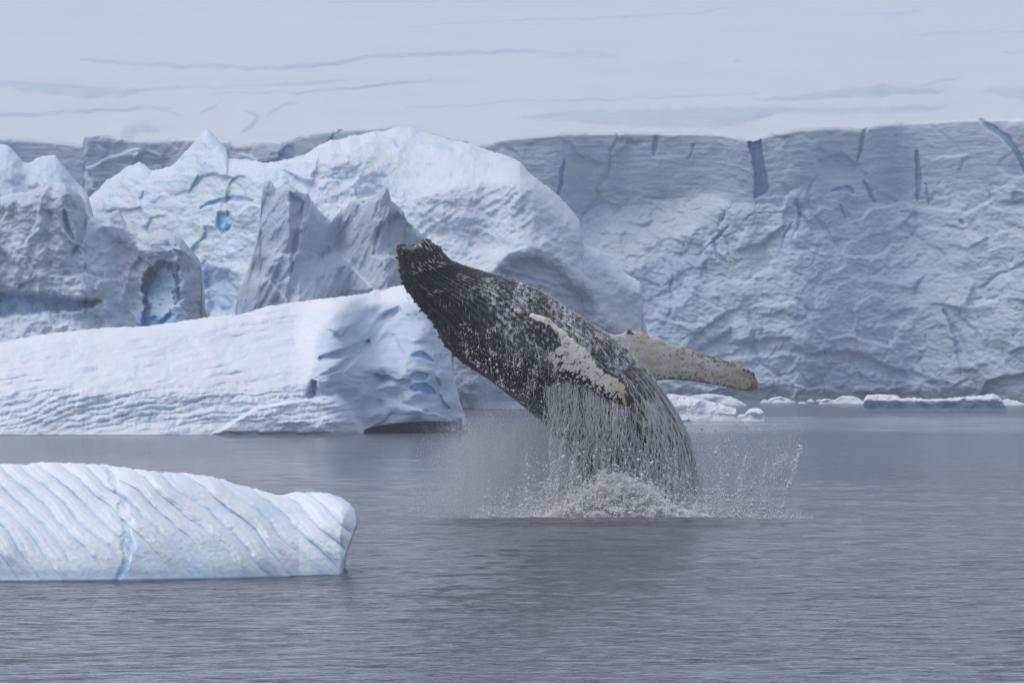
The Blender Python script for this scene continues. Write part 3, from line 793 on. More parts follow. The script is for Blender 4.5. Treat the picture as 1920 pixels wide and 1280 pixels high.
# ------------------------------------------------------------------ middle berg
def mid_berg():
    top = curve([(-700, 720), (-500, 690), (-200, 668), (0, 642), (60, 630), (100, 624), (160, 618), (210, 613), (270, 612), (300, 608), (335, 603), (350, 600), (400, 594), (445, 590), (470, 584), (500, 574), (540, 568),
                 (580, 563), (640, 556), (690, 550), (702, 542), (716, 545), (735, 538), (760, 534), (775, 536), (792, 552), (806, 580), (822, 610), (838, 640), (846, 662), (850, 700), (858, 735), (864, 760), (870, 778), (872, 786)])
    base = curve([(-700, 815), (678, 815), (682, 806), (700, 799), (740, 793), (800, 789), (850, 790), (872, 796)])
    yb = scurve([(-700, 440), (0, 424), (300, 424), (560, 426), (640, 427), (700, 436), (780, 434), (872, 440)])
    FACE = [(592, 640), (615, 600), (660, 572), (740, 568), (800, 575), (850, 660), (872, 800), (680, 806), (664, 770), (640, 745), (582, 745), (590, 700)]
    def slope(U, V):
        s = 2.6 + 1.2 * fbm(U / 90, V / 30, 4, 501)
        s += 1.5 * sstep(560, 700, V) * (1 - sstep(660, 720, V))
        f = pin(U, V, FACE, 8, 6)
        s = s * (1 - f) + (0.35 + 0.5 * fbm(U / 30, V / 30, 3, 502)) * f
        foot = pin(U, V, [(-700, 740), (400, 730), (640, 738), (676, 812), (-700, 830)], 8)
        s = s * (1 - 0.55 * foot)
        return s
    def feat(U, V):
        k = 0.0288; x = U * k; z = V * k
        f = pin(U, V, FACE, 8, 6)
        y = 0.9 * fbm(x / 3.5, z / 1.6, 4, 511) + 0.22 * fbm(x / 0.7, z / 0.5, 4, 512) * (1 - 0.5 * f)
        # scalloped melt rows on the lower flank
        row = (V - 0.13 * (420 - U) * sstep(420, 0, U) + 0.10 * U + 14 * fbm(U / 90, V / 40, 3, 513)) / 12.0
        lo = sstep(715, 745, V + 12 * fbm(U / 80, V / 60, 2, 514)) * (1 - f)
        y += lo * (0.15 * (1 - np.abs(np.sin(np.pi * row))) + 0.15 * np.abs(perlin(U / 9, row, 515)))
        # long oblique furrows up the slope
        d = (V + 0.22 * U + 8 * fbm(U / 120, V / 40, 3, 516)) / 17.0
        y += (1 - lo) * (1 - f) * 0.20 * (1 - np.abs(np.sin(np.pi * d))) * sstep(-0.1, 0.3, fbm(U / 90, V / 40, 2, 517))
        # carved right face: ribs leaning right
        rr = x * 0.8 + z
        y += f * (0.50 * np.abs(perlin(rr / 1.5, (x - z) / 5, 521)) + 0.9 * fbm(x / 2.6, z / 2.2, 3, 522) + 0.7 * facets(x / 2.2, z / 2.0, 523) )
        y += 0.8 * lin(U, V, [(640, 690), (680, 650), (720, 600), (745, 580)], 6, 8, 4) * f
        y += 0.9 * lin(U, V, [(600, 672), (640, 664), (690, 640)], 4, 6, 4) * f
        y += 0.35 * lin(U, V, [(775, 668), (790, 664), (812, 676)], 4, 5, 6) + 0.35 * lin(U, V, [(770, 706), (800, 706)], 6, 5, 3) + 0.5 * lin(U, V, [(772, 728), (795, 726), (812, 736)], 6, 5, 3)
        y += 0.9 * pin(U, V, [(572, 742), (585, 712), (594, 715), (592, 740), (580, 748)], 3)
        y -= 1.0 * pin(U, V, [(480, 765), (560, 750), (630, 742), (652, 755), (676, 812), (400, 812)], 4, 3)
        return y
    def bare(U, V, S):
        f = pin(U, V, FACE, 8, 6)
        b = 0.02 + 0.8 * f * (0.75 + 0.5 * fbm(U / 30, V / 40, 4, 532)) + 0.15 * fbm(U / 30, V / 16, 4, 531)
        return b + 0.3 * pin(U, V, [(572, 742), (585, 712), (594, 715), (592, 740)], 3)
    def blue(U, V, S):
        f = pin(U, V, FACE, 8, 6)
        row = (V - 0.13 * (420 - U) * sstep(420, 0, U) + 0.10 * U + 14 * fbm(U / 90, V / 40, 3, 513)) / 12.0
        lo = sstep(715, 745, V + 12 * fbm(U / 80, V / 60, 2, 514)) * (1 - f)
        b = lo * 0.34 * sstep(0.35, 0.9, 1 - np.abs(np.sin(np.pi * row))) * sstep(-0.25, 0.2, fbm(U / 60, V / 15, 3, 540))
        b += 0.10 * (1 - f) * sstep(0.05, 0.4, fbm(U / 70, (V + 0.2 * U) / 9, 4, 541))
        b += 0.55 * lin(U, V, [(778, 668), (790, 666), (808, 676)], 2, 8, 7, 9, 12) + 0.4 * lin(U, V, [(776, 706), (806, 706)], 2, 8, 7, 9, 12) + 0.75 * lin(U, V, [(774, 730), (792, 727), (808, 736)], 2.5, 6, 7, 9, 12)
        b += 0.12 * f
        return np.clip(b, 0, 0.9)
    A = relief("m", -700, 872, 900, 240, top, base, yb, slope, feat, {'bare': bare, 'blue': blue}, None, thick=22, rnd=2.5, rw=0.15, nb=12, blur_u=12, ragged=1.6, under=4, only_arrays=True, ref=815.0)
    # wet dark sole of the undercut right end
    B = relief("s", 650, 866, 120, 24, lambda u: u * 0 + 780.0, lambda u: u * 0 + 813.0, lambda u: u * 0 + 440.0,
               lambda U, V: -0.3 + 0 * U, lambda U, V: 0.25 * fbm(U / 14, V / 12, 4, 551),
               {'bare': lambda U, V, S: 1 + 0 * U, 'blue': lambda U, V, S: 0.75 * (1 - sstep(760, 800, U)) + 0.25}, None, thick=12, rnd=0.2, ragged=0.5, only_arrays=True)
    o = join_arrays("iceberg", [A, B], M_MIDBERG)
    tag(o, "long white sloping iceberg with carved blue grey right end, left of the whale's belly", "iceberg", "icebergs in the bay")
mid_berg()

# ------------------------------------------------------------------ near berg
def near_berg():
    top = curve([(-700, 980), (-500, 930), (-250, 885), (-60, 872), (0, 868), (20, 869), (45, 871), (60, 868), (80, 866), (110, 867), (150, 868), (200, 871), (250, 878), (300, 885), (350, 886), (380, 891), (415, 897),
                 (440, 906), (480, 916), (510, 925), (530, 928), (552, 922), (580, 922), (615, 924), (635, 930), (655, 942), (665, 955), (668, 966), (667, 978)])
    base = curve([(-700, 1072), (-200, 1090), (0, 1087), (240, 1085), (400, 1082), (560, 1078), (608, 1076), (630, 1077), (636, 1076), (639, 1070), (643, 1050), (650, 1030), (658, 1008), (664, 990), (668, 982)])
    yb = lambda u: CAM_H * F / (np.clip(curve([(-700, 1072), (-200, 1090), (0, 1087), (240, 1085), (400, 1082), (560, 1078), (640, 1077), (668, 1076)])(u), 1000, 2000) - VH)
    def ph(U, V):
        bend = 30 * np.sin((U + 60) / 260.0) + 20 * fbm(U / 190, V / 120, 2, 600) + 10 * fbm(U / 60, V / 60, 3, 601)
        return (U - 1.32 * (V - 870) + bend + 0.0012 * (V - 870) ** 2) / 44.0
    def flute(U, V):
        p = ph(U, V)
        a = np.abs(np.sin(np.pi * p)) ** 0.62
        b = np.abs(np.sin(np.pi * (p * 2.37 + 0.3 + 0.3 * fbm(U / 60, V / 60, 2, 603)))) ** 0.8
        c = 0.72 + 0.75 * perlin(np.floor(p) * 3.1 + 0.5, V * 0 + 0.5 + V / 150, 602)
        return a * np.clip(c, 0.25, 1.2), b
    def slope(U, V):
        s = 2.2 - 1.2 * sstep(960, 1080, V) + 0.3 * fbm(U / 80, V / 50, 3, 611)
        e = sstep(560, 660, U)
        return s * (1 - e) + 0.7 * e
    def feat(U, V):
        a, b = flute(U, V)
        x = U * 0.0098; z = V * 0.0098
        h = sstep(1084, 1040, V)
        y = -0.27 * a * (0.55 + 0.45 * h) - 0.035 * b + 0.022 * fbm(x / 0.10, z / 0.07, 4, 612) + 0.12 * fbm(x / 1.6, z / 1.0, 3, 613)
        # rounded toes just over the water and the notch the swell has cut
        y += 0.06 * sstep(1066, 1084, V)
        # the crossing fracture
        y += 0.09 * lin(U, V, [(205, 880), (230, 940), (240, 1000), (238, 1045), (225, 1080)], 4, 9, 10)
        return y
    def bare(U, V, S):
        return 0.02 + 0.16 * sstep(1045, 1085, V) + 0.06 * fbm(U / 30, V / 22, 4, 621) + 0.35 * sstep(1055, 1078, V) * sstep(560, 620, U)
    def blue(U, V, S):
        a, b = flute(U, V)
        cr = sstep(0.62, 0.10, a)
        v = cr * (0.10 + 0.24 * sstep(-0.2, 0.5, fbm(U / 90, V / 60, 3, 631)))
        v += 0.30 * lin(U, V, [(205, 880), (230, 940), (240, 1000), (238, 1045), (225, 1080)], 3, 7, 12) * sstep(-0.2, 0.35, fbm(U / 26, V / 22, 3, 632))
        v += 0.5 * lin(U, V, [(236, 1050), (238, 1064), (215, 1084)], 5, 6, 4)
        v += 0.25 * sstep(1060, 1084, V) * (0.6 + 0.8 * fbm(U / 26, V / 20, 3, 633))
        v += 0.05
        return np.clip(v, 0, 0.8)
    o = relief("iceberg", -700, 668, 1300, 330, top, base, yb, slope, feat, {'bare': bare, 'blue': blue}, M_NEARBERG, thick=4.0, rnd=0.7, rw=0.22, nb=14, blur_u=30,
               ragged=2.4, under=1.2, ref=1076.0)
    tag(o, "low white iceberg with slanting melt flutes, closest to the camera at lower left", "iceberg", "icebergs in the bay")
near_berg()

# ------------------------------------------------------------------ floes and brash
def floe(name, u0, u1, tp, vb, label, cat="ice floe", group=None, waist=0.45, seed=0, dark=0.0, thick=6, nu=160, nv=46, y_off=0.0):
    Y0 = Yof(vb) + y_off
    top = curve(tp); k = Y0 / F
    def slope(U, V): return 0.9 + 0.8 * fbm(U / 14, V / 8, 3, 700 + seed)
    def feat(U, V):
        x = U * k; z = V * k
        h = (vb - V)
        hh = float(vb - min(p[1] for p in tp))
        y = 0.5 * fbm(x / 1.5, z / 0.9, 4, 710 + seed) + 0.35 * facets(x / 0.9, z / 0.7, 720 + seed)
        # cut back at the waterline
        y = y + waist * (1 - sstep(hh * 0.35, hh * 0.65, h + 3 * fbm(U / 12, V / 12, 3, 730 + seed))) * 1.6
        return y
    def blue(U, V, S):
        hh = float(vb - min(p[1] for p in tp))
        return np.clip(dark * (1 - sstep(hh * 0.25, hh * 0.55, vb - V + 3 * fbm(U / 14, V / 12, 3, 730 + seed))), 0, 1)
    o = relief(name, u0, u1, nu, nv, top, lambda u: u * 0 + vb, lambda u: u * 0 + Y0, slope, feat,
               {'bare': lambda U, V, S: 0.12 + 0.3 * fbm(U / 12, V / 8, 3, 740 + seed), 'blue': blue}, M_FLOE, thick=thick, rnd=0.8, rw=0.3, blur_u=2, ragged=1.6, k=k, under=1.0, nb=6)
    tag(o, label, cat, group)
    return o
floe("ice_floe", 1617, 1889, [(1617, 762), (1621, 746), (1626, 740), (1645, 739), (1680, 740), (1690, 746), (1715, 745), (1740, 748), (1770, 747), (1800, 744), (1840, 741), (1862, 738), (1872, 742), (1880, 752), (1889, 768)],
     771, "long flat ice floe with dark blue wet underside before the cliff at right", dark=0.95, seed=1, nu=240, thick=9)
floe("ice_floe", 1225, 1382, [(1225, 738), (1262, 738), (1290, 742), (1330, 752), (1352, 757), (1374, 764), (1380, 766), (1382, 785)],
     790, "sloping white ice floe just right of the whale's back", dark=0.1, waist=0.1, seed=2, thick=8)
floe("ice_chunk", 1378, 1434, [(1378, 786), (1384, 777), (1396, 776), (1402, 769), (1412, 765), (1424, 765), (1432, 771), (1434, 786)],
     790, "small rounded ice lump at the right end of the sloping white floe", cat="ice chunk", dark=0.1, waist=0.2, seed=3, thick=3, nu=70, nv=40)
br = [(1270, 1400, 738, 760, "low snowy ice hummock half hidden behind the sloping floe"),
      (1436, 1492, 743, 755, "pale low ice chunk beyond the tip of the far flipper"),
      (1560, 1624, 741, 757, "snow topped ice chunk touching the left end of the long floe"),
      (1535, 1572, 746, 757, "small jagged ice chunk left of the snow topped one"),
      (1855, 1925, 748, 760, "low ice chunk behind the right end of the long floe")]
for i, (a, b, t, vb, lab) in enumerate(br):
    m_ = (a + b) / 2
    floe("ice_chunk", a, b, [(a, vb - 2), (a + (m_ - a) * 0.35, t + 4), (m_ * 0.6 + a * 0.4, t + 1), (m_, t), (b - (b - m_) * 0.5, t + 4), (b, vb - 2)], vb, lab, cat="ice chunk", seed=10 + i, thick=3,
         nu=70, nv=24, waist=0.0)
rr = random.Random(5)
bx = [1425, 1448, 1470, 1496, 1512, 1530, 1548, 1600, 1640, 1700, 1760, 1838, 1900, 1930, 1960, 2010, 2060]
for i, a in enumerate(bx):
    w = rr.uniform(9, 22); vb = rr.uniform(752, 757); t = vb - rr.uniform(3.5, 8)
    floe("ice_chunk", a, a + w, [(a, vb - 1.5), (a + w * 0.35, t), (a + w * 0.7, t + 1.5), (a + w, vb - 1.5)], vb, "small white lump of brash ice in the line along the glacier foot",
         cat="ice chunk", group="brash ice along the glacier foot", seed=30 + i, thick=1.2, nu=26, nv=12, waist=0.0)


# ------------------------------------------------------------------ sea air
def build_haze():
    x0, x1, y0, y1, z0, z1 = -9000, 9000, -60, 9000, -3, 700
    v = [(x0, y0, z0), (x1, y0, z0), (x1, y1, z0), (x0, y1, z0), (x0, y0, z1), (x1, y0, z1), (x1, y1, z1), (x0, y1, z1)]
    f = [(3, 2, 1, 0), (4, 5, 6, 7), (0, 1, 5, 4), (1, 2, 6, 5), (2, 3, 7, 6), (3, 0, 4, 7)]
    m = bpy.data.materials.new("sea_air"); m.use_nodes = True; nt = m.node_tree; nt.nodes.clear()
    out = nt.nodes.new("ShaderNodeOutputMaterial"); pv = nt.nodes.new("ShaderNodeVolumePrincipled")
    pv.inputs['Color'].default_value = (0.78, 0.87, 1.0, 1); pv.inputs['Density'].default_value = 0.00030
    pv.inputs['Anisotropy'].default_value = 0.0
    nt.links.new(pv.outputs[0], out.inputs['Volume'])
    o = mesh_np("haze", np.array(v, float), np.array(f), None, m, smooth=False)
    tag(o, "thin grey sea haze over the bay", kind='stuff')
build_haze()

#WHALE#
# ------------------------------------------------------------------ whale
WY = 201.0             # distance of the whale
PX = WY / F            # metres per photo pixel there

def catmull(pts, n):
    p = np.array(pts, float); m = len(p)
    t = np.linspace(0, m - 1, n); i = np.clip(t.astype(int), 0, m - 2); f = (t - i)[:, None]
    g = lambda k: p[np.clip(k, 0, m - 1)]
    a, b, c, d = g(i - 1), g(i), g(i + 1), g(i + 2)
    return 0.5 * ((2 * b) + (-a + c) * f + (2 * a - 5 * b + 4 * c - d) * f ** 2 + (-a + 3 * b - 3 * c + d) * f ** 3)

def to_world(uv, Y):
    return np.stack([(uv[..., 0] - 960) / F * Y, Y + 0 * uv[..., 0], CAM_H + (VH - uv[..., 1]) / F * Y], -1)

def loft(Lp, Rp, Yc, depth, ns, ang, cap0=0.0, cap1=0.0, disp=None, sad=0.0):
    """ring lofted between two edge lines; depth = half thickness towards the viewer (m)"""
    L = catmull(Lp, ns); Rr = catmull(Rp, ns)
    arc = np.concatenate([[0], np.cumsum(np.linalg.norm(np.diff((L + Rr) / 2, axis=0), axis=1))])
    q = np.linspace(0, arc[-1], ns)
    L = np.stack([np.interp(q, arc, L[:, k]) for k in (0, 1)], -1); Rr = np.stack([np.interp(q, arc, Rr[:, k]) for k in (0, 1)], -1)
    S = q * PX; tt = q / q[-1]
    Yv = Yc(tt); D = depth(tt)
    Lw = to_world(L, Yv); Rw = to_world(Rr, Yv)
    C = (Lw + Rw) / 2; N = (Rw - Lw) / 2
    W = np.linalg.norm(N, axis=1)
    Nh = N / W[:, None]
    T = np.gradient(C, axis=0); T /= np.linalg.norm(T, axis=1)[:, None]
    A = np.repeat(ang[None], ns, 0)
    if cap0:
        z = np.clip(S / cap0, 0, 1); shr = np.sqrt(np.clip(1 - (1 - z) ** 3, 0, 1)); 
    else: shr = np.ones(ns)
    if cap1:
        z = np.clip((S[-1] - S) / cap1, 0, 1); shr = shr * np.sqrt(np.clip(1 - (1 - z) ** 2.5, 0, 1))
    w = W * shr; d = D * shr
    dd = disp(S[:, None], A, W[:, None]) if disp else 0
    ca, sa = np.cos(A), np.sin(A)
    rw = w[:, None] + dd; rd = d[:, None] + dd
    P = C[:, None] + Nh[:, None] * (rw * ca)[..., None] + np.array([0, -1.0, 0])[None, None] * (rd * sa)[..., None]
    if sad:
        x = shr[:, None] * ca
        fade = 1 - sstep(0.15, 1.0, S / cap0)[:, None]
        ext = fade * (0.7 * np.exp(-((x + 0.85) / 0.28) ** 2) + 1.3 * np.exp(-((x - 0.42) / 0.36) ** 2) - 0.25) * sad
        P = P - T[:, None] * ext[..., None]
    return P, A, S, W

def vis_angles(n, lo=-25, hi=205):
    """ring angles, closer together on the side that can be seen"""
    a = np.radians(np.linspace(lo, hi, int(n * 0.8), endpoint=False))
    b = np.radians(np.linspace(hi, lo + 360, n - len(a), endpoint=False))
    return np.concatenate([a, b])

ST = [((747, 461), (816, 456)), ((747, 478), (830, 474)), ((749, 503), (846, 488)), ((755, 530), (870, 497)), ((770, 553), (903, 508)), ((790, 580), (945, 519)), ((812, 606), (990, 535)),
      ((833, 645), (1035, 559)), ((868, 680), (1078, 588)), ((910, 707), (1120, 614)), ((950, 737), (1160, 641)), ((991, 770), (1195, 674)), ((1025, 800), (1225, 708)), ((1052, 835), (1250, 745)),
      ((1075, 870), (1273, 782)), ((1092, 905), (1292, 825)), ((1102, 940), (1304, 870)), ((1108, 985), (1310, 925)), ((1112, 1040), (1312, 985)), ((1116, 1100), (1312, 1060))]
BL = [a for a, b in ST]; BR = [b for a, b in ST]
AB = R(38)             # middle of the belly round the ring

def body_disp(S, A, W):
    L = 10.9
    q = (A - AB)
    q = np.where(q > np.pi, q - 2 * np.pi, q)
    dens = 1.0
    ph = q / R(6.6) + 0.35 * perlin(S / 1.1, q * 4, 801) + 0.12 * perlin(S / 0.3, q * 8, 802)
    gm = (1 - sstep(R(80), R(92), np.abs(q))) * sstep(0.25, 0.8, S)
    g = 1 - np.abs(np.sin(np.pi * ph))
    d = -0.050 * gm * g ** 1.5
    # line of the mouth
    ml = R(132) + R(10) * np.sin(S * 1.1)
    d = d - 0.05 * np.exp(-((A - ml) / R(3.0)) ** 2) * (1 - sstep(2.6, 3.4, S)) * sstep(0.1, 0.3, S)
    # knobs along the snout edge and on the head
    k = sstep(0.55, 0.95, np.cos((S / 0.30) * 2 * np.pi + 1.2 * perlin(S / 0.7, 0.3 + 0 * A, 803)))
    d = d + 0.050 * k * np.exp(-((A - R(176)) / R(9)) ** 2) * (1 - sstep(3.4, 4.4, S))
    k2 = sstep(0.5, 0.95, np.cos((S / 0.42) * 2 * np.pi + 2.0))
    d = d + 0.030 * k2 * np.exp(-((A - R(150)) / R(4)) ** 2) * (1 - sstep(2.4, 3.0, S))
    # old barnacle ground on the chin rim and crusty tip
    f1, f2, *_ = worley(S / 0.10, A * W / 0.10, 805)
    tip = (1 - sstep(0.15, 0.5, S))
    d = d + tip * 0.035 * (1 - np.clip(f1, 0, 1)) + 0.02 * tip * fbm(S / 0.08, A * 5, 3, 806)
    rim = np.exp(-((A - R(4)) / R(12)) ** 2) * sstep(0.2, 0.4, S) * (1 - sstep(1.2, 1.9, S))
    d = d + rim * 0.03 * (1 - np.clip(f1, 0, 1))
    d = d + 0.020 * fbm(S / 0.5, A * W / 0.5, 4, 807) + 0.006 * fbm(S / 0.06, A * W / 0.06, 3, 808)
    return d

def px_of(P):
    return 960 + P[..., 0] * F / P[..., 1], VH - (P[..., 2] - CAM_H) * F / P[..., 1]

def build_whale():
    ang = vis_angles(640)
    P, A, S, W = loft(BL, BR, lambda t: WY + 0 * t, lambda t: 0.5 * PX * np.interp(t, [0, 0.15, 0.4, 0.75, 1], [60, 120, 225, 225, 200]), 700, ang, cap0=0.16, disp=body_disp, sad=0.16)
    ns, na = A.shape
    Sg = np.repeat(S[:, None], na, 1)
    U, V = px_of(P)
    q = A - AB; q = np.where(q > np.pi, q - 2 * np.pi, q)
    Wg = W[:, None]
    # white water over the skin: film torn into streaks
    run = Sg / 0.45
    ph = q / R(6.6)
    gro = 0.5 + 0.62 * perlin(ph * 1.3 + 0.5 * perlin(Sg / 0.6, q * 6, 811), Sg / 1.3, 812) + 0.30 * fbm(ph * 3.0, Sg / 0.35, 3, 813)
    x = P[..., 0]; z = P[..., 2]
    drip = 1 - np.abs(perlin((x + 0.05 * perlin(z / 0.15, x / 0.3, 814)) / 0.085, z / 0.42, 815)) * 3.2
    drip2 = 1 - np.abs(perlin((x + 0.03 * perlin(z / 0.08, x / 0.1, 816)) / 0.045, z / 0.16, 817)) * 3.0
    mott = fbm(x / 0.10, z / 0.13, 4, 818)
    bel = 1 - sstep(R(48), R(72), q + R(14) * fbm(Sg / 0.5, q * 2, 3, 819))
    bel = bel * sstep(R(-125), R(-80), q)
    upper = bel * sstep(0.9, 2.2, Sg)
    tail = sstep(5.5, 7.5, Sg)
    foam = upper * (0.34 + 0.75 * mott + 0.30 * sstep(0.1, 0.9, drip2) + 0.20 * (gro - 0.6)) * (1 - 0.45 * tail)
    foam = foam * (1 - 0.55 * tail) + bel * tail * 0.75 * sstep(0.50, 0.80, gro)
    foam = foam * (0.62 + 0.75 * sstep(-0.35, 0.3, fbm(x / 0.55, z / 0.55, 3, 829)))
    side = (1 - bel) * (1 - sstep(R(120), R(145), q)) * sstep(1.6, 3.0, Sg)
    foam = foam + side * (0.55 * sstep(0.55, 0.95, drip) * sstep(-0.15, 0.3, fbm(x / 0.35, z / 0.5, 3, 820)) + 0.5 * sstep(0.25, 0.45, fbm(x / 0.05, z / 0.05, 3, 821)))
    foam = foam + 0.35 * (1 - sstep(1.4, 2.6, Sg)) * sstep(0.22, 0.5, fbm(x / 0.06, z / 0.06, 3, 822))
    foam = np.clip(foam, 0, 1)
    foam = 0.30 * foam + 0.70 * sstep(0.34, 0.72, foam)
    # white scars on the head
    f1, f2, *_ = worley(Sg / 0.16, A * Wg / 0.07, 823)
    hd = (1 - sstep(1.5, 2.3, Sg)) * sstep(R(20), R(45), A) * (1 - sstep(R(115), R(135), A))
    white = hd * (1 - sstep(0.16, 0.30, f1)) * sstep(0.0, 0.25, fbm(Sg / 0.4, A * 1.5, 3, 824)) * 0.8
    rim = np.exp(-((A - R(6)) / R(9)) ** 2) * sstep(0.45, 0.6, Sg) * (1 - sstep(1.0, 1.4, Sg))
    ochre = np.clip(rim * 0.75 * sstep(-0.2, 0.2, fbm(Sg / 0.1, A * 6, 3, 825)), 0, 1)
    crust = (1 - sstep(0.1, 0.4, Sg)) * sstep(0.1, 0.35, fbm(Sg / 0.07, A * 8, 3, 826)) * 0.5
    ochre = np.clip(ochre + crust * 0.25, 0, 1)
    parts = [(P.reshape(-1, 3), grid_faces(ns, na, True), foam.reshape(-1), white.reshape(-1), ochre.reshape(-1))]
    body = (P, A, S, W)
    # near flipper, folded across the flank towards the viewer
    nL = [(975, 606), (1000, 590), (1026, 597), (1052, 618), (1078, 641), (1098, 656), (1120, 680), (1147, 698), (1166, 713), (1178, 732), (1185, 748)]
    nR = [(985, 690), (1006, 700), (1028, 706), (1052, 710), (1078, 716), (1104, 727), (1128, 741), (1148, 751), (1165, 758), (1177, 761), (1186, 757)]
    def fdisp(sc, sd):
        def f(S, A, W):
            k = sstep(0.35, 1.0, np.cos(S / sc * 2 * np.pi + 2.0 * perlin(S / 0.8, 0.5 + 0 * A, sd)))
            d = 0.040 * k * np.exp(-((A - np.pi) / R(28)) ** 2)
            d = d + 0.008 * fbm(S / 0.12, A * 2, 3, sd + 1) * (np.abs(np.cos(A)) ** 4)
            return d + 0.004 * fbm(S / 0.2, np.cos(A) * 3, 3, sd + 2)
        return f
    fa = np.radians(np.linspace(0, 360, 260, endpoint=False))
    Pn, An, Sn, Wn = loft(nL, nR, lambda t: WY - 1.12 - 1.15 * t, lambda t: np.interp(t, [0, 0.3, 0.8, 1], [0.20, 0.13, 0.07, 0.03]), 340, fa, cap1=0.12, disp=fdisp(0.36, 831))
    U, V = px_of(Pn)
    chord = -np.cos(An)                       # +1 at the leading edge, -1 at the trailing edge
    tn = (Sn / Sn[-1])[:, None] + 0 * An
    n1 = fbm(U / 12, V / 12, 4, 833); n2 = fbm((U - V) / 9.0, (U + V) / 4.5, 3, 834); n3 = fbm(U / 22, V / 5.0, 3, 835)
    rootdark = pin(U, V, [(960, 560), (1000, 598), (1030, 608), (1048, 628), (1054, 648), (1040, 656), (1026, 664), (1020, 676), (1030, 700), (1026, 720), (960, 720)], 2.0, 6, 5, 9)
    w = (1 - rootdark)
    blk = sstep(0.05, 0.30, -chord + 1.5 * n1 + 0.9 * n2 - 0.50 + 0.15 * (1 - tn)) + 0.9 * sstep(0.24, 0.36, n2 + 0.2 * n1 + 0.12 * (-chord)) + 0.8 * sstep(0.42, 0.5, 1 - np.abs(n3) * 6 + n1 - 0.4) * 0.6
    blk = blk + sstep(0.70, 0.88, chord + 0.5 * n1 + 0.3 * n2) * sstep(0.5, 0.75, tn) + sstep(0.90, 0.95, tn + 0.05 * n2)
    w = w * (1 - np.clip(blk, 0, 1))
    oc = 0.35 * sstep(0.05, 0.3, n1) + 0.75 * sstep(0.74, 0.9, tn + 0.1 * n1)
    parts.append((Pn.reshape(-1, 3), grid_faces(*An.shape, True), 0.75 * sstep(0.08, 0.36, fbm(U / 5, V / 8, 4, 836)).reshape(-1) * rootdark.reshape(-1), np.clip(w, 0, 1).reshape(-1), np.clip(oc * w, 0, 1).reshape(-1)))
    # far flipper, reaching out past the belly
    fL = [(1090, 612), (1128, 624), (1152, 628), (1174, 624), (1192, 621), (1208, 626), (1232, 635), (1262, 646), (1290, 653), (1312, 662), (1338, 669), (1364, 677), (1386, 687), (1403, 696), (1415, 708), (1422, 722)]
    fR = [(1120, 700), (1150, 712), (1180, 716), (1205, 716), (1225, 714), (1245, 712), (1264, 712), (1284, 713), (1304, 715), (1322, 718), (1342, 721), (1360, 725), (1376, 729), (1392, 731), (1408, 733), (1420, 730)]
    Pf, Af, Sf, Wf = loft(fL, fR, lambda t: WY + 0.9 + 1.3 * t, lambda t: np.interp(t, [0, 0.3, 0.8, 1], [0.20, 0.13, 0.07, 0.03]), 340, fa, cap1=0.12, disp=fdisp(0.42, 841))
    U, V = px_of(Pf)
    chord = -np.cos(Af); tn = (Sf / Sf[-1])[:, None] + 0 * Af
    n1 = fbm(U / 30, V / 14, 4, 843); n2 = fbm(U / 6.0, V / 5.0, 3, 844)
    blk = 0.9 * sstep(0.36, 0.48, n2 + 0.45 * n1 + 0.26 * tn + 0.1 * n1 - 0.02) + sstep(0.74, 0.90, -chord + 0.5 * n2 + 0.4 * n1) + 0.9 * sstep(0.80, 0.93, chord + 0.45 * n1 + 0.3 * n2) * sstep(0.55, 0.8, tn) + sstep(0.93, 0.965, tn + 0.05 * n2)
    w = 0.95 * (1 - np.clip(blk, 0, 1)) + 0 * tn
    oc = np.clip(0.55 + 0.9 * n1 + 0.30 * sstep(0.75, 0.9, tn) - 0.45 * sstep(0.42, 0.75, tn) * (1 - sstep(0.72, 0.82, tn)) * sstep(-0.2, 0.5, chord), 0, 1)
    fo = 0.7 * sstep(0.30, 0.44, fbm(U / 4.5, V / 4.5, 3, 845)) * (1 - sstep(0.8, 0.9, tn)) + 0.5 * sstep(0.1, 0.6, fbm(U / 14, V / 5, 3, 846)) * sstep(0.2, 0.9, chord) * (1 - sstep(0.5, 0.8, tn))
    parts.append((Pf.reshape(-1, 3), grid_faces(*Af.shape, True), np.clip(fo, 0, 1).reshape(-1), w.reshape(-1), (oc * 0.8).reshape(-1)))
    Vs, Fs, fo_, wh_, oc_ = [], [], [], [], []
    off = 0
    for (p, f, a, b, c) in parts:
        Vs.append(p); Fs.append(f + off); off += len(p); fo_.append(a); wh_.append(b); oc_.append(c)
    m, nt, p, out = new_mat("whale_skin")
    v = obj_vec(nt)
    n = noise(nt, v, 6.0, 6, 0.6)
    c = mixc(nt, n, (0.004, 0.005, 0.007), (0.020, 0.022, 0.027))
    c = mixc(nt, attr(nt, 'white'), c, (0.86, 0.83, 0.77))
    c = mixc(nt, attr(nt, 'ochre'), c, (0.60, 0.49, 0.30))
    fa_ = attr(nt, 'foam')
    c = mixc(nt, math_(nt, 'MULTIPLY', fa_, 0.85), c, (0.76, 0.78, 0.84))
    nt.links.new(c, p.inputs['Base Color'])
    r = math_(nt, 'ADD', math_(nt, 'MULTIPLY', fa_, 0.4), 0.20, True)
    nt.links.new(r, p.inputs['Roughness'])
    p.inputs['Specular IOR Level'].default_value = 0.45
    b = nt.nodes.new("ShaderNodeBump"); b.inputs['Distance'].default_value = 0.02; b.inputs['Strength'].default_value = 0.8
    h = math_(nt, 'ADD', noise(nt, v, 22.0, 4, 0.6), math_(nt, 'MULTIPLY', fa_, 1.2))
    nt.links.new(h, b.inputs['Height']); nt.links.new(b.outputs[0], p.inputs['Normal'])
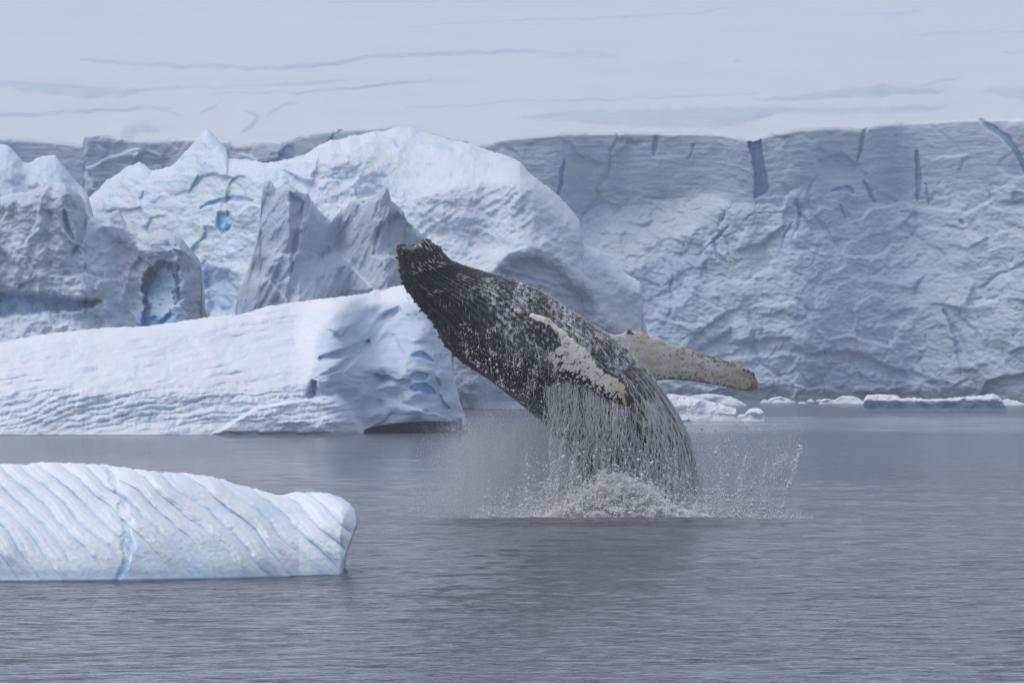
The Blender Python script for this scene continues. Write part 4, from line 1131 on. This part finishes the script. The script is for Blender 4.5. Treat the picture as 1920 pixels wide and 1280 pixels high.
    o = mesh_np("humpback_whale", np.vstack(Vs), np.vstack(Fs), {'foam': np.concatenate(fo_), 'white': np.concatenate(wh_), 'ochre': np.concatenate(oc_)}, m)
    tag(o, "breaching black whale with pleated belly and two mottled white flippers, streaming with water", "whale")
    return o, body, (Pn, An), (Pf, Af)
whale, BODY, NFLIP, FFLIP = build_whale()

# normals of the body grid, for things that sit on it
BP, BA, BS, BW = BODY
_gs = np.gradient(BP, axis=0); _ga = np.gradient(BP, axis=1)
BN = np.cross(_ga, _gs); BN /= np.linalg.norm(BN, axis=-1, keepdims=True) + 1e-9
if (BN[300, 150] @ np.array([0, -1.0, 0])) < 0: BN = -BN

# barnacles
BARN = []
def barnacles(pos, nor, rad, name, label=None):
    n = len(pos); prof = [(1.0, -0.4), (0.92, 0.35), (0.62, 0.95), (0.42, 0.95), (0.28, 0.45)]
    sd = 7; a = np.linspace(0, 2 * np.pi, sd, endpoint=False)
    t1 = np.cross(nor, np.array([0.3, 0.5, 0.8])); t1 /= np.linalg.norm(t1, axis=1)[:, None]; t2 = np.cross(nor, t1)
    vs = []
    for r, h in prof:
        j = 1 + 0.25 * (rng.random((n, sd)) - 0.5)
        ring = pos[:, None] + rad[:, None, None] * (r * j[..., None] * (np.cos(a)[None, :, None] * t1[:, None] + np.sin(a)[None, :, None] * t2[:, None]) + h * nor[:, None])
        vs.append(ring)
    Vv = np.stack(vs, 1)          # n, prof, sd, 3
    fc = grid_faces(len(prof), sd, True)
    k = len(prof) * sd
    Fq = (fc[None] + (np.arange(n) * k)[:, None, None]).reshape(-1, 4)
    BARN.append((Vv.reshape(-1, 3), Fq, np.repeat(rng.random(n), k)))
M_BARN, nt, p, out = new_mat("barnacle_shell")
c = mixc(nt, attr(nt, 'tone'), (0.012, 0.012, 0.014), (0.16, 0.14, 0.11))
nt.links.new(c, p.inputs['Base Color']); p.inputs['Roughness'].default_value = 0.6
def on_body(s_rng, a_rng, n, rad):
    si = np.clip((rng.uniform(*s_rng, n) / BS[-1] * (len(BS) - 1)).astype(int), 2, len(BS) - 1)
    av = R(1) * rng.uniform(*a_rng, n); av = np.where(av > R(205), av, av)
    ai = np.array([np.argmin(np.abs(np.angle(np.exp(1j * (BA[0] - x))))) for x in av])
    return BP[si, ai], BN[si, ai], rng.uniform(*rad, n)
for args in (((0.0, 0.22), (150, 215), 60, (0.014, 0.04)), ((0.0, 0.20), (-20, 45), 60, (0.014, 0.045)), ((0.45, 1.3), (-14, 14), 46, (0.008, 0.02)),
             ((0.3, 3.4), (168, 184), 60, (0.01, 0.032)), ((0.2, 1.6), (125, 165), 26, (0.008, 0.02))):
    p_, n_, r_ = on_body(*args)
    barnacles(p_, n_, r_, "barnacle_cluster")
def on_edge(Fp, i0, i1, edge, n, rad):
    P_, A_ = Fp; i = rng.integers(i0, i1, n)
    a = np.radians(edge + rng.uniform(-30, 30, n)); j = (a / (2 * np.pi) * A_.shape[1]).astype(int) % A_.shape[1]
    pos = P_[i, j]; cen = P_[i].mean(1); nn = pos - cen; nn /= np.linalg.norm(nn, axis=1)[:, None]
    return pos, nn, rng.uniform(*rad, n)
for args in ((FFLIP, 92, 104, 180, 12, (0.02, 0.045)), (FFLIP, 300, 336, 180, 26, (0.012, 0.035)), (FFLIP, 200, 290, 180, 14, (0.01, 0.022)), (NFLIP, 300, 337, 180, 22, (0.01, 0.03)), (NFLIP, 150, 300, 180, 14, (0.008, 0.018)), (NFLIP, 120, 330, 0, 40, (0.008, 0.022))):
    p_, n_, r_ = on_edge(*args)
    barnacles(p_, n_, r_, "barnacle_cluster")

_o = np.cumsum([0] + [len(b[0]) for b in BARN])
barn = mesh_np("barnacles", np.vstack([b[0] for b in BARN]), np.vstack([b[1] + _o[i] for i, b in enumerate(BARN)]), {'tone': np.concatenate([b[2] for b in BARN])}, M_BARN, parent=whale, smooth=False)
tag(barn, kind='stuff')

# ------------------------------------------------------------------ falling water
def water_mat(name, col, rough=0.35, trans=0.0):
    m, nt, p, out = new_mat(name)
    p.inputs['Base Color'].default_value = (*col, 1); p.inputs['Roughness'].default_value = rough
    p.inputs['IOR'].default_value = 1.33
    p.inputs['Transmission Weight'].default_value = trans
    n = noise(nt, obj_vec(nt), 9.0, 3)
    c = mixc(nt, n, tuple(x * 0.95 for x in col), tuple(min(1, x * 1.2) for x in col))
    nt.links.new(c, p.inputs['Base Color'])
    if trans == 0.0:
        tb = nt.nodes.new("ShaderNodeBsdfTranslucent"); nt.links.new(c, tb.inputs['Color'])
        mx = nt.nodes.new("ShaderNodeMixShader"); mx.inputs[0].default_value = 0.12
        nt.links.new(p.outputs[0], mx.inputs[1]); nt.links.new(tb.outputs[0], mx.inputs[2]); nt.links.new(mx.outputs[0], out.inputs['Surface'])
    return m
M_FOAM = water_mat("white_water", (0.97, 0.975, 0.985))
M_DROP = water_mat("water_drops", (0.85, 0.87, 0.92), 0.3)
M_CLEAR = water_mat("clear_drops", (0.30, 0.33, 0.40), 0.1, 0.35)

def tubes(paths, radii, sides=3):
    N, K, _ = paths.shape
    T = np.gradient(paths, axis=1); T /= np.linalg.norm(T, axis=2, keepdims=True) + 1e-9
    up = np.array([0.05, -1.0, 0.1]); s = np.cross(T, up); s /= np.linalg.norm(s, axis=2, keepdims=True) + 1e-9
    b = np.cross(T, s)
    an = np.linspace(0, 2 * np.pi, sides, endpoint=False) + 0.5
    V = paths[:, :, None] + radii[:, :, None, None] * (np.cos(an)[None, None, :, None] * s[:, :, None] + np.sin(an)[None, None, :, None] * b[:, :, None])
    f = grid_faces(K, sides, True)
    return V.reshape(-1, 3), (f[None] + (np.arange(N) * K * sides)[:, None, None]).reshape(-1, 4)

OCT = np.array([(1, 0, 0), (-1, 0, 0), (0, 1, 0), (0, -1, 0), (0, 0, 1), (0, 0, -1)], float)
OCF = np.array([(0, 2, 4), (2, 1, 4), (1, 3, 4), (3, 0, 4), (2, 0, 5), (1, 2, 5), (3, 1, 5), (0, 3, 5)])
def drops(pos, rad, stretch=1.3):
    n = len(pos)
    sc = rad[:, None, None] * (0.7 + 0.6 * rng.random((n, 1, 3))); sc[..., 2] *= stretch
    V = pos[:, None] + OCT[None] * sc
    return V.reshape(-1, 3), (OCF[None] + (np.arange(n) * 6)[:, None, None]).reshape(-1, 3)

def emit(name, tubes_=None, drops_=None, mat=None, label=None, cat=None):
    Vs, fs, off = [], [], 0
    for it in (tubes_, drops_):
        for v, f in (it or []):
            Vs.append(v); fs.append(f + off); off += len(v)
    o = mesh_np(name, np.vstack(Vs), fs, None, mat)
    return tag(o, label, cat, kind='stuff')

def body_strands(N, K, step=0.045):
    """threads of water that run down the skin and let go where it turns under"""
    ns, na = BA.shape
    smax = BS[-1]
    s = rng.uniform(1.6 if K < 15 else (3.0 if K < 30 else 5.5), 10.2, N) ; a = R(1) * rng.choice([0, 1], N, p=[0.35, 0.65])
    a = np.where(a > 0, R(1) * rng.uniform(25, 118, N), R(1) * rng.uniform(-10, 60, N))
    nvis = int(640 * 0.8)
    lo, hi = R(-25), R(205)
    paths = np.zeros((N, K, 3)); free = np.zeros(N, bool); cur = None
    off = rng.uniform(0.005, 0.05, N)
    ph = rng.random(N) * 10
    vx = rng.normal(0, 0.08, N)
    for k in range(K):
        si = np.clip((s / smax * (ns - 1)).astype(int), 1, ns - 2)
        ai = np.clip(((a - lo) / (hi - lo) * nvis).astype(int), 1, nvis - 2)
        P0 = BP[si, ai]; Nn = BN[si, ai]
        surf = P0 + Nn * off[:, None]
        if cur is None: cur = surf.copy()
        ts = BP[si + 1, ai] - BP[si - 1, ai]; ta = BP[si, ai + 1] - BP[si, ai - 1]
        ls = np.linalg.norm(ts, axis=1); la = np.linalg.norm(ta, axis=1)
        gz_s = -ts[:, 2] / ls; gz_a = -ta[:, 2] / la
        jit = 0.45 * perlin(ph + k * 0.45, ph * 3.1, 901)
        dirs = gz_s + 0.15 - jit * gz_a; dira = gz_a + jit * gz_s
        nrm = np.sqrt(dirs ** 2 + dira ** 2) + 1e-6
        dirs /= nrm; dira /= nrm
        newfree = (~free) & (a > R(84) + ph * R(3.5))
        free |= newfree
        fall = cur + np.stack([step * (vx + 0.35 * perlin(ph + k * 0.4, ph * 7.0, 902)), 0 * s - 0.004, -step * np.ones(N)], -1)
        cur = np.where(free[:, None], fall, surf)
        paths[:, k] = cur
        s = np.where(free, s, np.clip(s + dirs * step, 0.4, smax - 0.1)); a = np.where(free, a, a + dira * step / np.maximum(BW[si], 0.2))
        off = np.minimum(off + 0.0015, 0.08)
    paths[:, :, 2] = np.maximum(paths[:, :, 2], -0.05)
    return paths

def taper(N, K, r0, r1, bead=0.5, torn=1.0):
    t = np.linspace(0, 1, K)[None]
    prof = np.clip(np.minimum(t * 6, (1 - t) * 3), 0.12, 1)
    r = rng.uniform(r0, r1, (N, 1)) * prof
    n = perlin(np.repeat(t * K * 0.32, N, 0), np.arange(N)[:, None] * 1.7 + 0 * t, 911)
    gap = 0.05 + 0.95 * sstep(-0.25, 0.15, perlin(np.repeat(t * K * 0.17, N, 0), np.arange(N)[:, None] * 2.3 + 0 * t, 912))
    return r * (1 + bead * n) * (gap * torn + 1 - torn)

def build_streams():
    T, D = [], []
    for (N, K, st, r0, r1) in ((500, 8, 0.030, 0.003, 0.008), (360, 24, 0.045, 0.004, 0.009), (460, 80, 0.05, 0.005, 0.012)):
        p = body_strands(N, K, st); T.append(tubes(p, taper(N, K, r0, r1, 0.4, 0.25 if K > 30 else 1.0)))
    # curtain off the trailing edge of the near flipper
    P_, A_ = NFLIP; j0 = 0
    N, K = 210, 44
    i = np.clip((60 + 260 * rng.random(N) + 14 * rng.normal(0, 1, N) * 0 + 10 * np.sin(rng.integers(0, 14, N) * 5.0)).astype(int), 60, 320)
    st = P_[i, j0] + rng.normal(0, 0.02, (N, 3))
    ln = rng.uniform(0.5, 2.6, N) * np.interp(i, [60, 140, 320], [1.0, 1.0, 0.55])
    t = np.linspace(0, 1, K)
    ph = rng.random(N) * 50
    wob = 0.12 * perlin(ph[:, None] + t[None] * 6 * ln[:, None], ph[:, None] * 3, 921) * t[None]
    path = np.stack([st[:, 0:1] + wob + rng.normal(0.0, 0.06, (N, 1)) * t[None] * ln[:, None] * 0.5, st[:, 1:2] - 0.05 * t[None], st[:, 2:3] - ln[:, None] * t[None]], -1)
    path[:, :, 2] = np.maximum(path[:, :, 2], -0.05)
    T.append(tubes(path, taper(N, K, 0.005, 0.014, 0.8, 0.7)))
    # long streams over the lower flank, down to the splash
    N, K = 300, 40
    us = rng.uniform(1035, 1305, N); v0 = np.interp(us, [1035, 1150, 1250, 1305], [730, 720, 745, 840]) + rng.uniform(0, 130, N)
    ln = rng.uniform(0.4, 1.9, N); Y0 = WY - rng.uniform(1.2, 1.9, N) * np.interp(us, [1035, 1250, 1305], [1, 0.9, 0.45])
    ph = rng.random(N) * 90
    bend = np.interp(us, [1035, 1150, 1300], [-0.10, 0.02, 0.16])
    x0 = (us - 960) / F * Y0; z0 = CAM_H + (VH - v0) / F * Y0
    wob = 0.12 * perlin(ph[:, None] + t[:K][None] * 0 + np.linspace(0, 1, K)[None] * 3 * ln[:, None], ph[:, None] * 3, 922)
    tt = np.linspace(0, 1, K)[None]
    path = np.stack([x0[:, None] + wob + bend[:, None] * ln[:, None] * tt, Y0[:, None] + 0 * tt, z0[:, None] - ln[:, None] * tt], -1)
    path[:, :, 2] = np.maximum(path[:, :, 2], -0.05)
    T.append(tubes(path, taper(N, K, 0.005, 0.013, 0.7, 0.5)))
    # short fringe thrown off the pleats along the upper edge
    N, K = 900, 6
    si = rng.integers(150, 520, N); a = R(1) * rng.uniform(-22, 40, N)
    ai = ((a - R(-25)) / R(230) * 512).astype(int)
    p0 = BP[si, ai]; nn = BN[si, ai] + rng.normal(0, 0.35, (N, 3)); 
    ln = rng.exponential(0.045, N) + 0.02
    tt = np.linspace(0, 1, K)[None, :, None]
    path = p0[:, None] + nn[:, None] * ln[:, None, None] * tt + np.array([0, 0, -0.03])[None, None] * tt ** 2
    T.append(tubes(path, np.clip(taper(N, K, 0.004, 0.008, 0.2), 0.001, 1)))
    emit("streaming_water", T, None, M_FOAM, "white threads of water running down and falling off the whale", "streaming water")
build_streams()

def sample(n, box, dens, seed):
    """points of the picture plane drawn by a density"""
    u = rng.uniform(box[0], box[2], n); v = rng.uniform(box[1], box[3], n)
    keep = rng.random(n) < np.clip(dens(u, v), 0, 1)
    return u[keep], v[keep]

def place(u, v, Y):
    P_ = np.stack([(u - 960) / F * Y, Y, CAM_H + (VH - v) / F * Y], -1)
    P_[:, 2] = np.maximum(P_[:, 2], 0.0)
    return P_

def build_spray():
    edgeL = curve([(453, 745), (760, 545), (790, 582), (812, 608), (833, 645), (870, 682), (910, 708), (950, 738), (991, 771), (1030, 803)])
    D = []
    # drops in front of the flank
    u, v = sample(110000, (860, 560, 1310, 960), lambda u, v: (v < np.interp(u, [860, 1030, 1110], [660, 800, 990])) * (v > np.interp(u, [860, 1000, 1080, 1150, 1230, 1310], [600, 640, 660, 750, 800, 900])) *
                  (0.12 + 0.5 * sstep(0.0, 0.35, fbm(u / 26, v / 44, 4, 931))) * np.interp(v, [560, 700, 900], [0.35, 0.7, 1.0]), 1)
    D.append(drops(place(u, v, WY - rng.uniform(1.25, 2.0, len(u))), 0.004 + rng.exponential(0.0045, len(u))))
    # fine fall on the left, under the throat
    def dl(u, v):
        lim = np.interp(u, [760, 870, 950, 1030, 1080, 1110], [765, 720, 745, 800, 870, 1000])
        return (v > lim - 10) * sstep(755, 960, u + 30 * fbm(u / 60, v / 90, 3, 933)) * sstep(745, 850, v) * (0.35 + 0.65 * sstep(-0.3, 0.4, fbm(u / 30, v / 70, 4, 932)))
    u, v = sample(340000, (755, 740, 1110, 970), dl, 2)
    D.append(drops(place(u, v, WY + rng.uniform(-1.6, 1.4, len(u))), 0.0025 + rng.exponential(0.0022, len(u))))
    # ragged fringe of the splash on the water
    def df(u, v):
        hgt = np.interp(u, [880, 930, 1000, 1100, 1250, 1320, 1420, 1520], [6, 20, 42, 55, 40, 26, 8, 3]) * (0.6 + 0.9 * np.abs(perlin(u / 14, u * 0 + 2, 934)))
        return np.exp(-(974 - v) / hgt)
    u, v = sample(330000, (880, 840, 1525, 976), df, 3)
    D.append(drops(place(u, v, WY - rng.uniform(0.2, 3.2, len(u))), 0.003 + rng.exponential(0.0052, len(u)), 1.5))
    # falling veil right of the back
    def dr(u, v):
        r = np.interp(v, [800, 840, 900, 965], [1508, 1503, 1480, 1460]) + 6 * perlin(v / 20, u * 0, 935)
        clump = sstep(0.0, 0.45, fbm((u + 0.25 * (v - 900)) / 14, v / 34, 4, 936))
        return (u < r) * (0.06 + 0.55 * clump) * np.interp(u, [1310, 1340, 1400, 1510], [0.9, 0.35, 0.5, 0.7]) * sstep(770, 880, v + 40 * fbm(u / 40, v / 90, 3, 937))
    u, v = sample(70000, (1305, 760, 1515, 974), dr, 4)
    D.append(drops(place(u, v, WY + rng.uniform(-0.8, 2.2, len(u))), 0.004 + rng.exponential(0.0045, len(u)), 1.6))
    # mist hugging the back
    u, v = sample(22000, (1180, 640, 1360, 974), lambda u, v: np.exp(-np.clip(u - np.interp(v, [640, 700, 780, 870, 980], [1165, 1220, 1283, 1306, 1314]), 0, 99) / 11.0) *
                  (u > np.interp(v, [640, 700, 780, 870, 980], [1160, 1215, 1278, 1300, 1308])) * np.interp(v, [640, 760, 960], [0.2, 0.5, 1]), 5)
    D.append(drops(place(u, v, WY + rng.uniform(-0.6, 0.8, len(u))), 0.003 + rng.exponential(0.003, len(u))))
    # over the pleats
    u, v = sample(9000, (900, 500, 1260, 760), lambda u, v: np.exp(-np.clip(np.interp(u, [900, 950, 1040, 1120, 1200, 1260], [506, 518, 560, 612, 680, 760]) - v, 0, 99) / 4.0) *
                  (v < np.interp(u, [900, 950, 1040, 1120, 1200, 1260], [508, 521, 563, 615, 684, 765])), 6)
    D.append(drops(place(u, v, WY + rng.uniform(-0.4, 0.4, len(u))), 0.003 + rng.exponential(0.003, len(u))))
    # torn threads of drops in the veil
    for pts, n, sp in (([(1503, 836), (1494, 862), (1490, 884), (1482, 906), (1474, 920), (1470, 944), (1462, 962)], 900, 2.2), ([(1405, 850), (1392, 890), (1388, 930), (1384, 965)], 500, 5),
                       ([(1440, 862), (1430, 900), (1432, 940), (1426, 966)], 500, 5), ([(1345, 830), (1352, 880), (1356, 930), (1352, 968)], 600, 6), ([(1470, 850), (1455, 880), (1440, 905)], 260, 4),
                       ([(1062, 800), (1050, 850), (1045, 900), (1036, 940)], 700, 3.5), ([(1020, 905), (1030, 925), (1024, 950)], 300, 4), ([(1085, 830), (1072, 880), (1066, 930)], 600, 4)):
        q = rng.random(n) * (len(pts) - 1); xs = np.interp(q, range(len(pts)), [p[0] for p in pts]); ys = np.interp(q, range(len(pts)), [p[1] for p in pts])
        xs = xs + sp * perlin(ys / 9.0, xs * 0 + sp, 971) + rng.normal(0, sp * 0.9, n); ys = ys + rng.normal(0, 3, n)
        D.append(drops(place(xs, ys, WY - 1.9 + rng.uniform(-0.2, 0.2, n)), 0.003 + rng.exponential(0.005, n), 1.6))
    emit("spray", None, D, M_DROP, "fine white drops flying round the whale and its splash", "spray")
    u, v = sample(16000, (755, 530, 1010, 800), lambda u, v: np.exp(-np.abs(u + 0.0 - np.interp(v, [530, 560, 600, 645, 680, 740, 800], [756, 772, 806, 832, 866, 950, 1025])) / 20.0) *
                  (u < np.interp(v, [530, 560, 600, 645, 680, 740, 800], [757, 774, 808, 835, 870, 953, 1030])) * (0.15 + 0.6 * sstep(0, 0.4, fbm(u / 14, v / 30, 3, 941))), 7)
    emit("falling_drops", None, [drops(place(u, v, WY + rng.uniform(-0.6, 0.6, len(u))), 0.004 + rng.exponential(0.0025, len(u)), 2.0)], M_CLEAR,
         "darker drops falling from the underside of the whale's head", "water drops")
build_spray()

ICO = None
def ico():
    g = (1 + 5 ** 0.5) / 2
    v = np.array([(-1, g, 0), (1, g, 0), (-1, -g, 0), (1, -g, 0), (0, -1, g), (0, 1, g), (0, -1, -g), (0, 1, -g), (g, 0, -1), (g, 0, 1), (-g, 0, -1), (-g, 0, 1)]) / math.hypot(1, g)
    f = np.array([(0, 11, 5), (0, 5, 1), (0, 1, 7), (0, 7, 10), (0, 10, 11), (1, 5, 9), (5, 11, 4), (11, 10, 2), (10, 7, 6), (7, 1, 8), (3, 9, 4), (3, 4, 2), (3, 2, 6), (3, 6, 8), (3, 8, 9), (4, 9, 5), (2, 4, 11), (6, 2, 10), (8, 6, 7), (9, 8, 1)])
    return v, f
def build_splash():
    iv, if_ = ico()
    topc = curve([(960, 966), (1010, 955), (1050, 938), (1080, 915), (1105, 892), (1130, 874), (1155, 868), (1178, 876), (1200, 888), (1222, 895), (1245, 915), (1268, 938), (1300, 945), (1322, 950), (1345, 965)])
    n = 330000
    u = rng.uniform(960, 1345, n); v = rng.uniform(860, 976, n)
    tc = topc(u) + 14 * perlin(u / 10, v / 30, 951)
    d = sstep(0, 26, v - tc) * (0.10 + 0.9 * sstep(-0.12, 0.25, fbm(u / 16, v / 13, 4, 952)))
    k = rng.random(n) < d * 0.55
    u, v = u[k], v[k]; n = len(u)
    # denser lumps nearer the eye
    lump = fbm(u / 18, v / 18, 3, 953)
    Y = WY - 3.35 + (976 - v) * PX * 1.05 - 0.4 * rng.random(n) - 0.25 * lump
    P_ = place(u, v, Y)
    r = (0.004 + rng.exponential(0.0045, n)) 
    j = 1 + 0.5 * (rng.random((n, 12, 1)) - 0.5)
    V_ = P_[:, None] + iv[None] * j * (r[:, None, None] * (0.7 + 0.6 * rng.random((n, 1, 3))))
    f = (if_[None] + (np.arange(n) * 12)[:, None, None]).reshape(-1, 3)
    ctop = curve([(985, 972), (1010, 966), (1050, 955), (1080, 938), (1105, 915), (1130, 893), (1155, 884), (1178, 890), (1200, 903), (1222, 912), (1245, 932), (1268, 950), (1300, 956), (1325, 964), (1340, 972)])
    Pc, qc, tc_, _ = relief("c", 985, 1340, 300, 90, ctop, lambda u: u * 0 + 978, lambda u: WY - 3.3 + 0 * u, lambda U, V: 1.1 + 0.8 * fbm(U / 16, V / 12, 4, 961),
                     lambda U, V: 0.28 * fbm(U / 14, V / 14, 5, 962, 0.62) + 0.18 * ridged(U / 20, V / 20, 4, 963), {'foam': lambda U, V, S: 1 + 0 * U}, None, thick=1.2, rnd=0.4, rw=0.3,
                     nb=5, blur_u=1, ragged=6.0, under=0.5, only_arrays=True)
    o = mesh_np("splash_foam", np.vstack([V_.reshape(-1, 3), Pc]), [f, qc + n * 12, tc_ + n * 12], None, M_FOAM)
    tag(o, "heap of churned white foam where the whale leaves the sea", "splash", kind='stuff')
build_splash()

def build_mist():
    """soft veil of spray too fine to see as drops"""
    m = bpy.data.materials.new("spray_mist"); m.use_nodes = True; nt = m.node_tree; nt.nodes.clear()
    out = nt.nodes.new("ShaderNodeOutputMaterial"); pv = nt.nodes.new("ShaderNodeVolumePrincipled")
    pv.inputs['Color'].default_value = (0.88, 0.93, 1.0, 1)
    tc = nt.nodes.new("ShaderNodeTexCoord"); sp = nt.nodes.new("ShaderNodeSeparateXYZ")
    nt.links.new(tc.outputs['Object'], sp.inputs[0])
    # unit ball coordinates: thin out towards the rim and the top
    ln = nt.nodes.new("ShaderNodeVectorMath"); ln.operation = 'LENGTH'; nt.links.new(tc.outputs['Object'], ln.inputs[0])
    fall = math_(nt, 'SUBTRACT', 1.0, ln.outputs['Value'], True)
    n1 = noise(nt, tc.outputs['Object'], 3.2, 4, 0.6)
    d = math_(nt, 'MULTIPLY', fall, math_(nt, 'MULTIPLY', math_(nt, 'SUBTRACT', n1, 0.30, True), MIST))
    nt.links.new(d, pv.inputs['Density']); nt.links.new(pv.outputs[0], out.inputs['Volume'])
    bm = bmesh.new(); bmesh.ops.create_icosphere(bm, subdivisions=3, radius=1.0)
    me = bpy.data.meshes.new("mist"); bm.to_mesh(me); bm.free(); me.materials.append(m)
    for (u, v, ru, rv) in ((985, 900, 215, 150),):
        o = bpy.data.objects.new("mist", me); COL.objects.link(o)
        o.location = ((u - 960) * PX, WY + 0.2, CAM_H + (VH - v) * PX)
        o.scale = (ru * PX, 1.7, rv * PX)
        tag(o, "soft veil of mist %s the whale" % ("left of and under" if u < 1200 else "right of"), kind='stuff')
MIST = 3.6
build_mist()
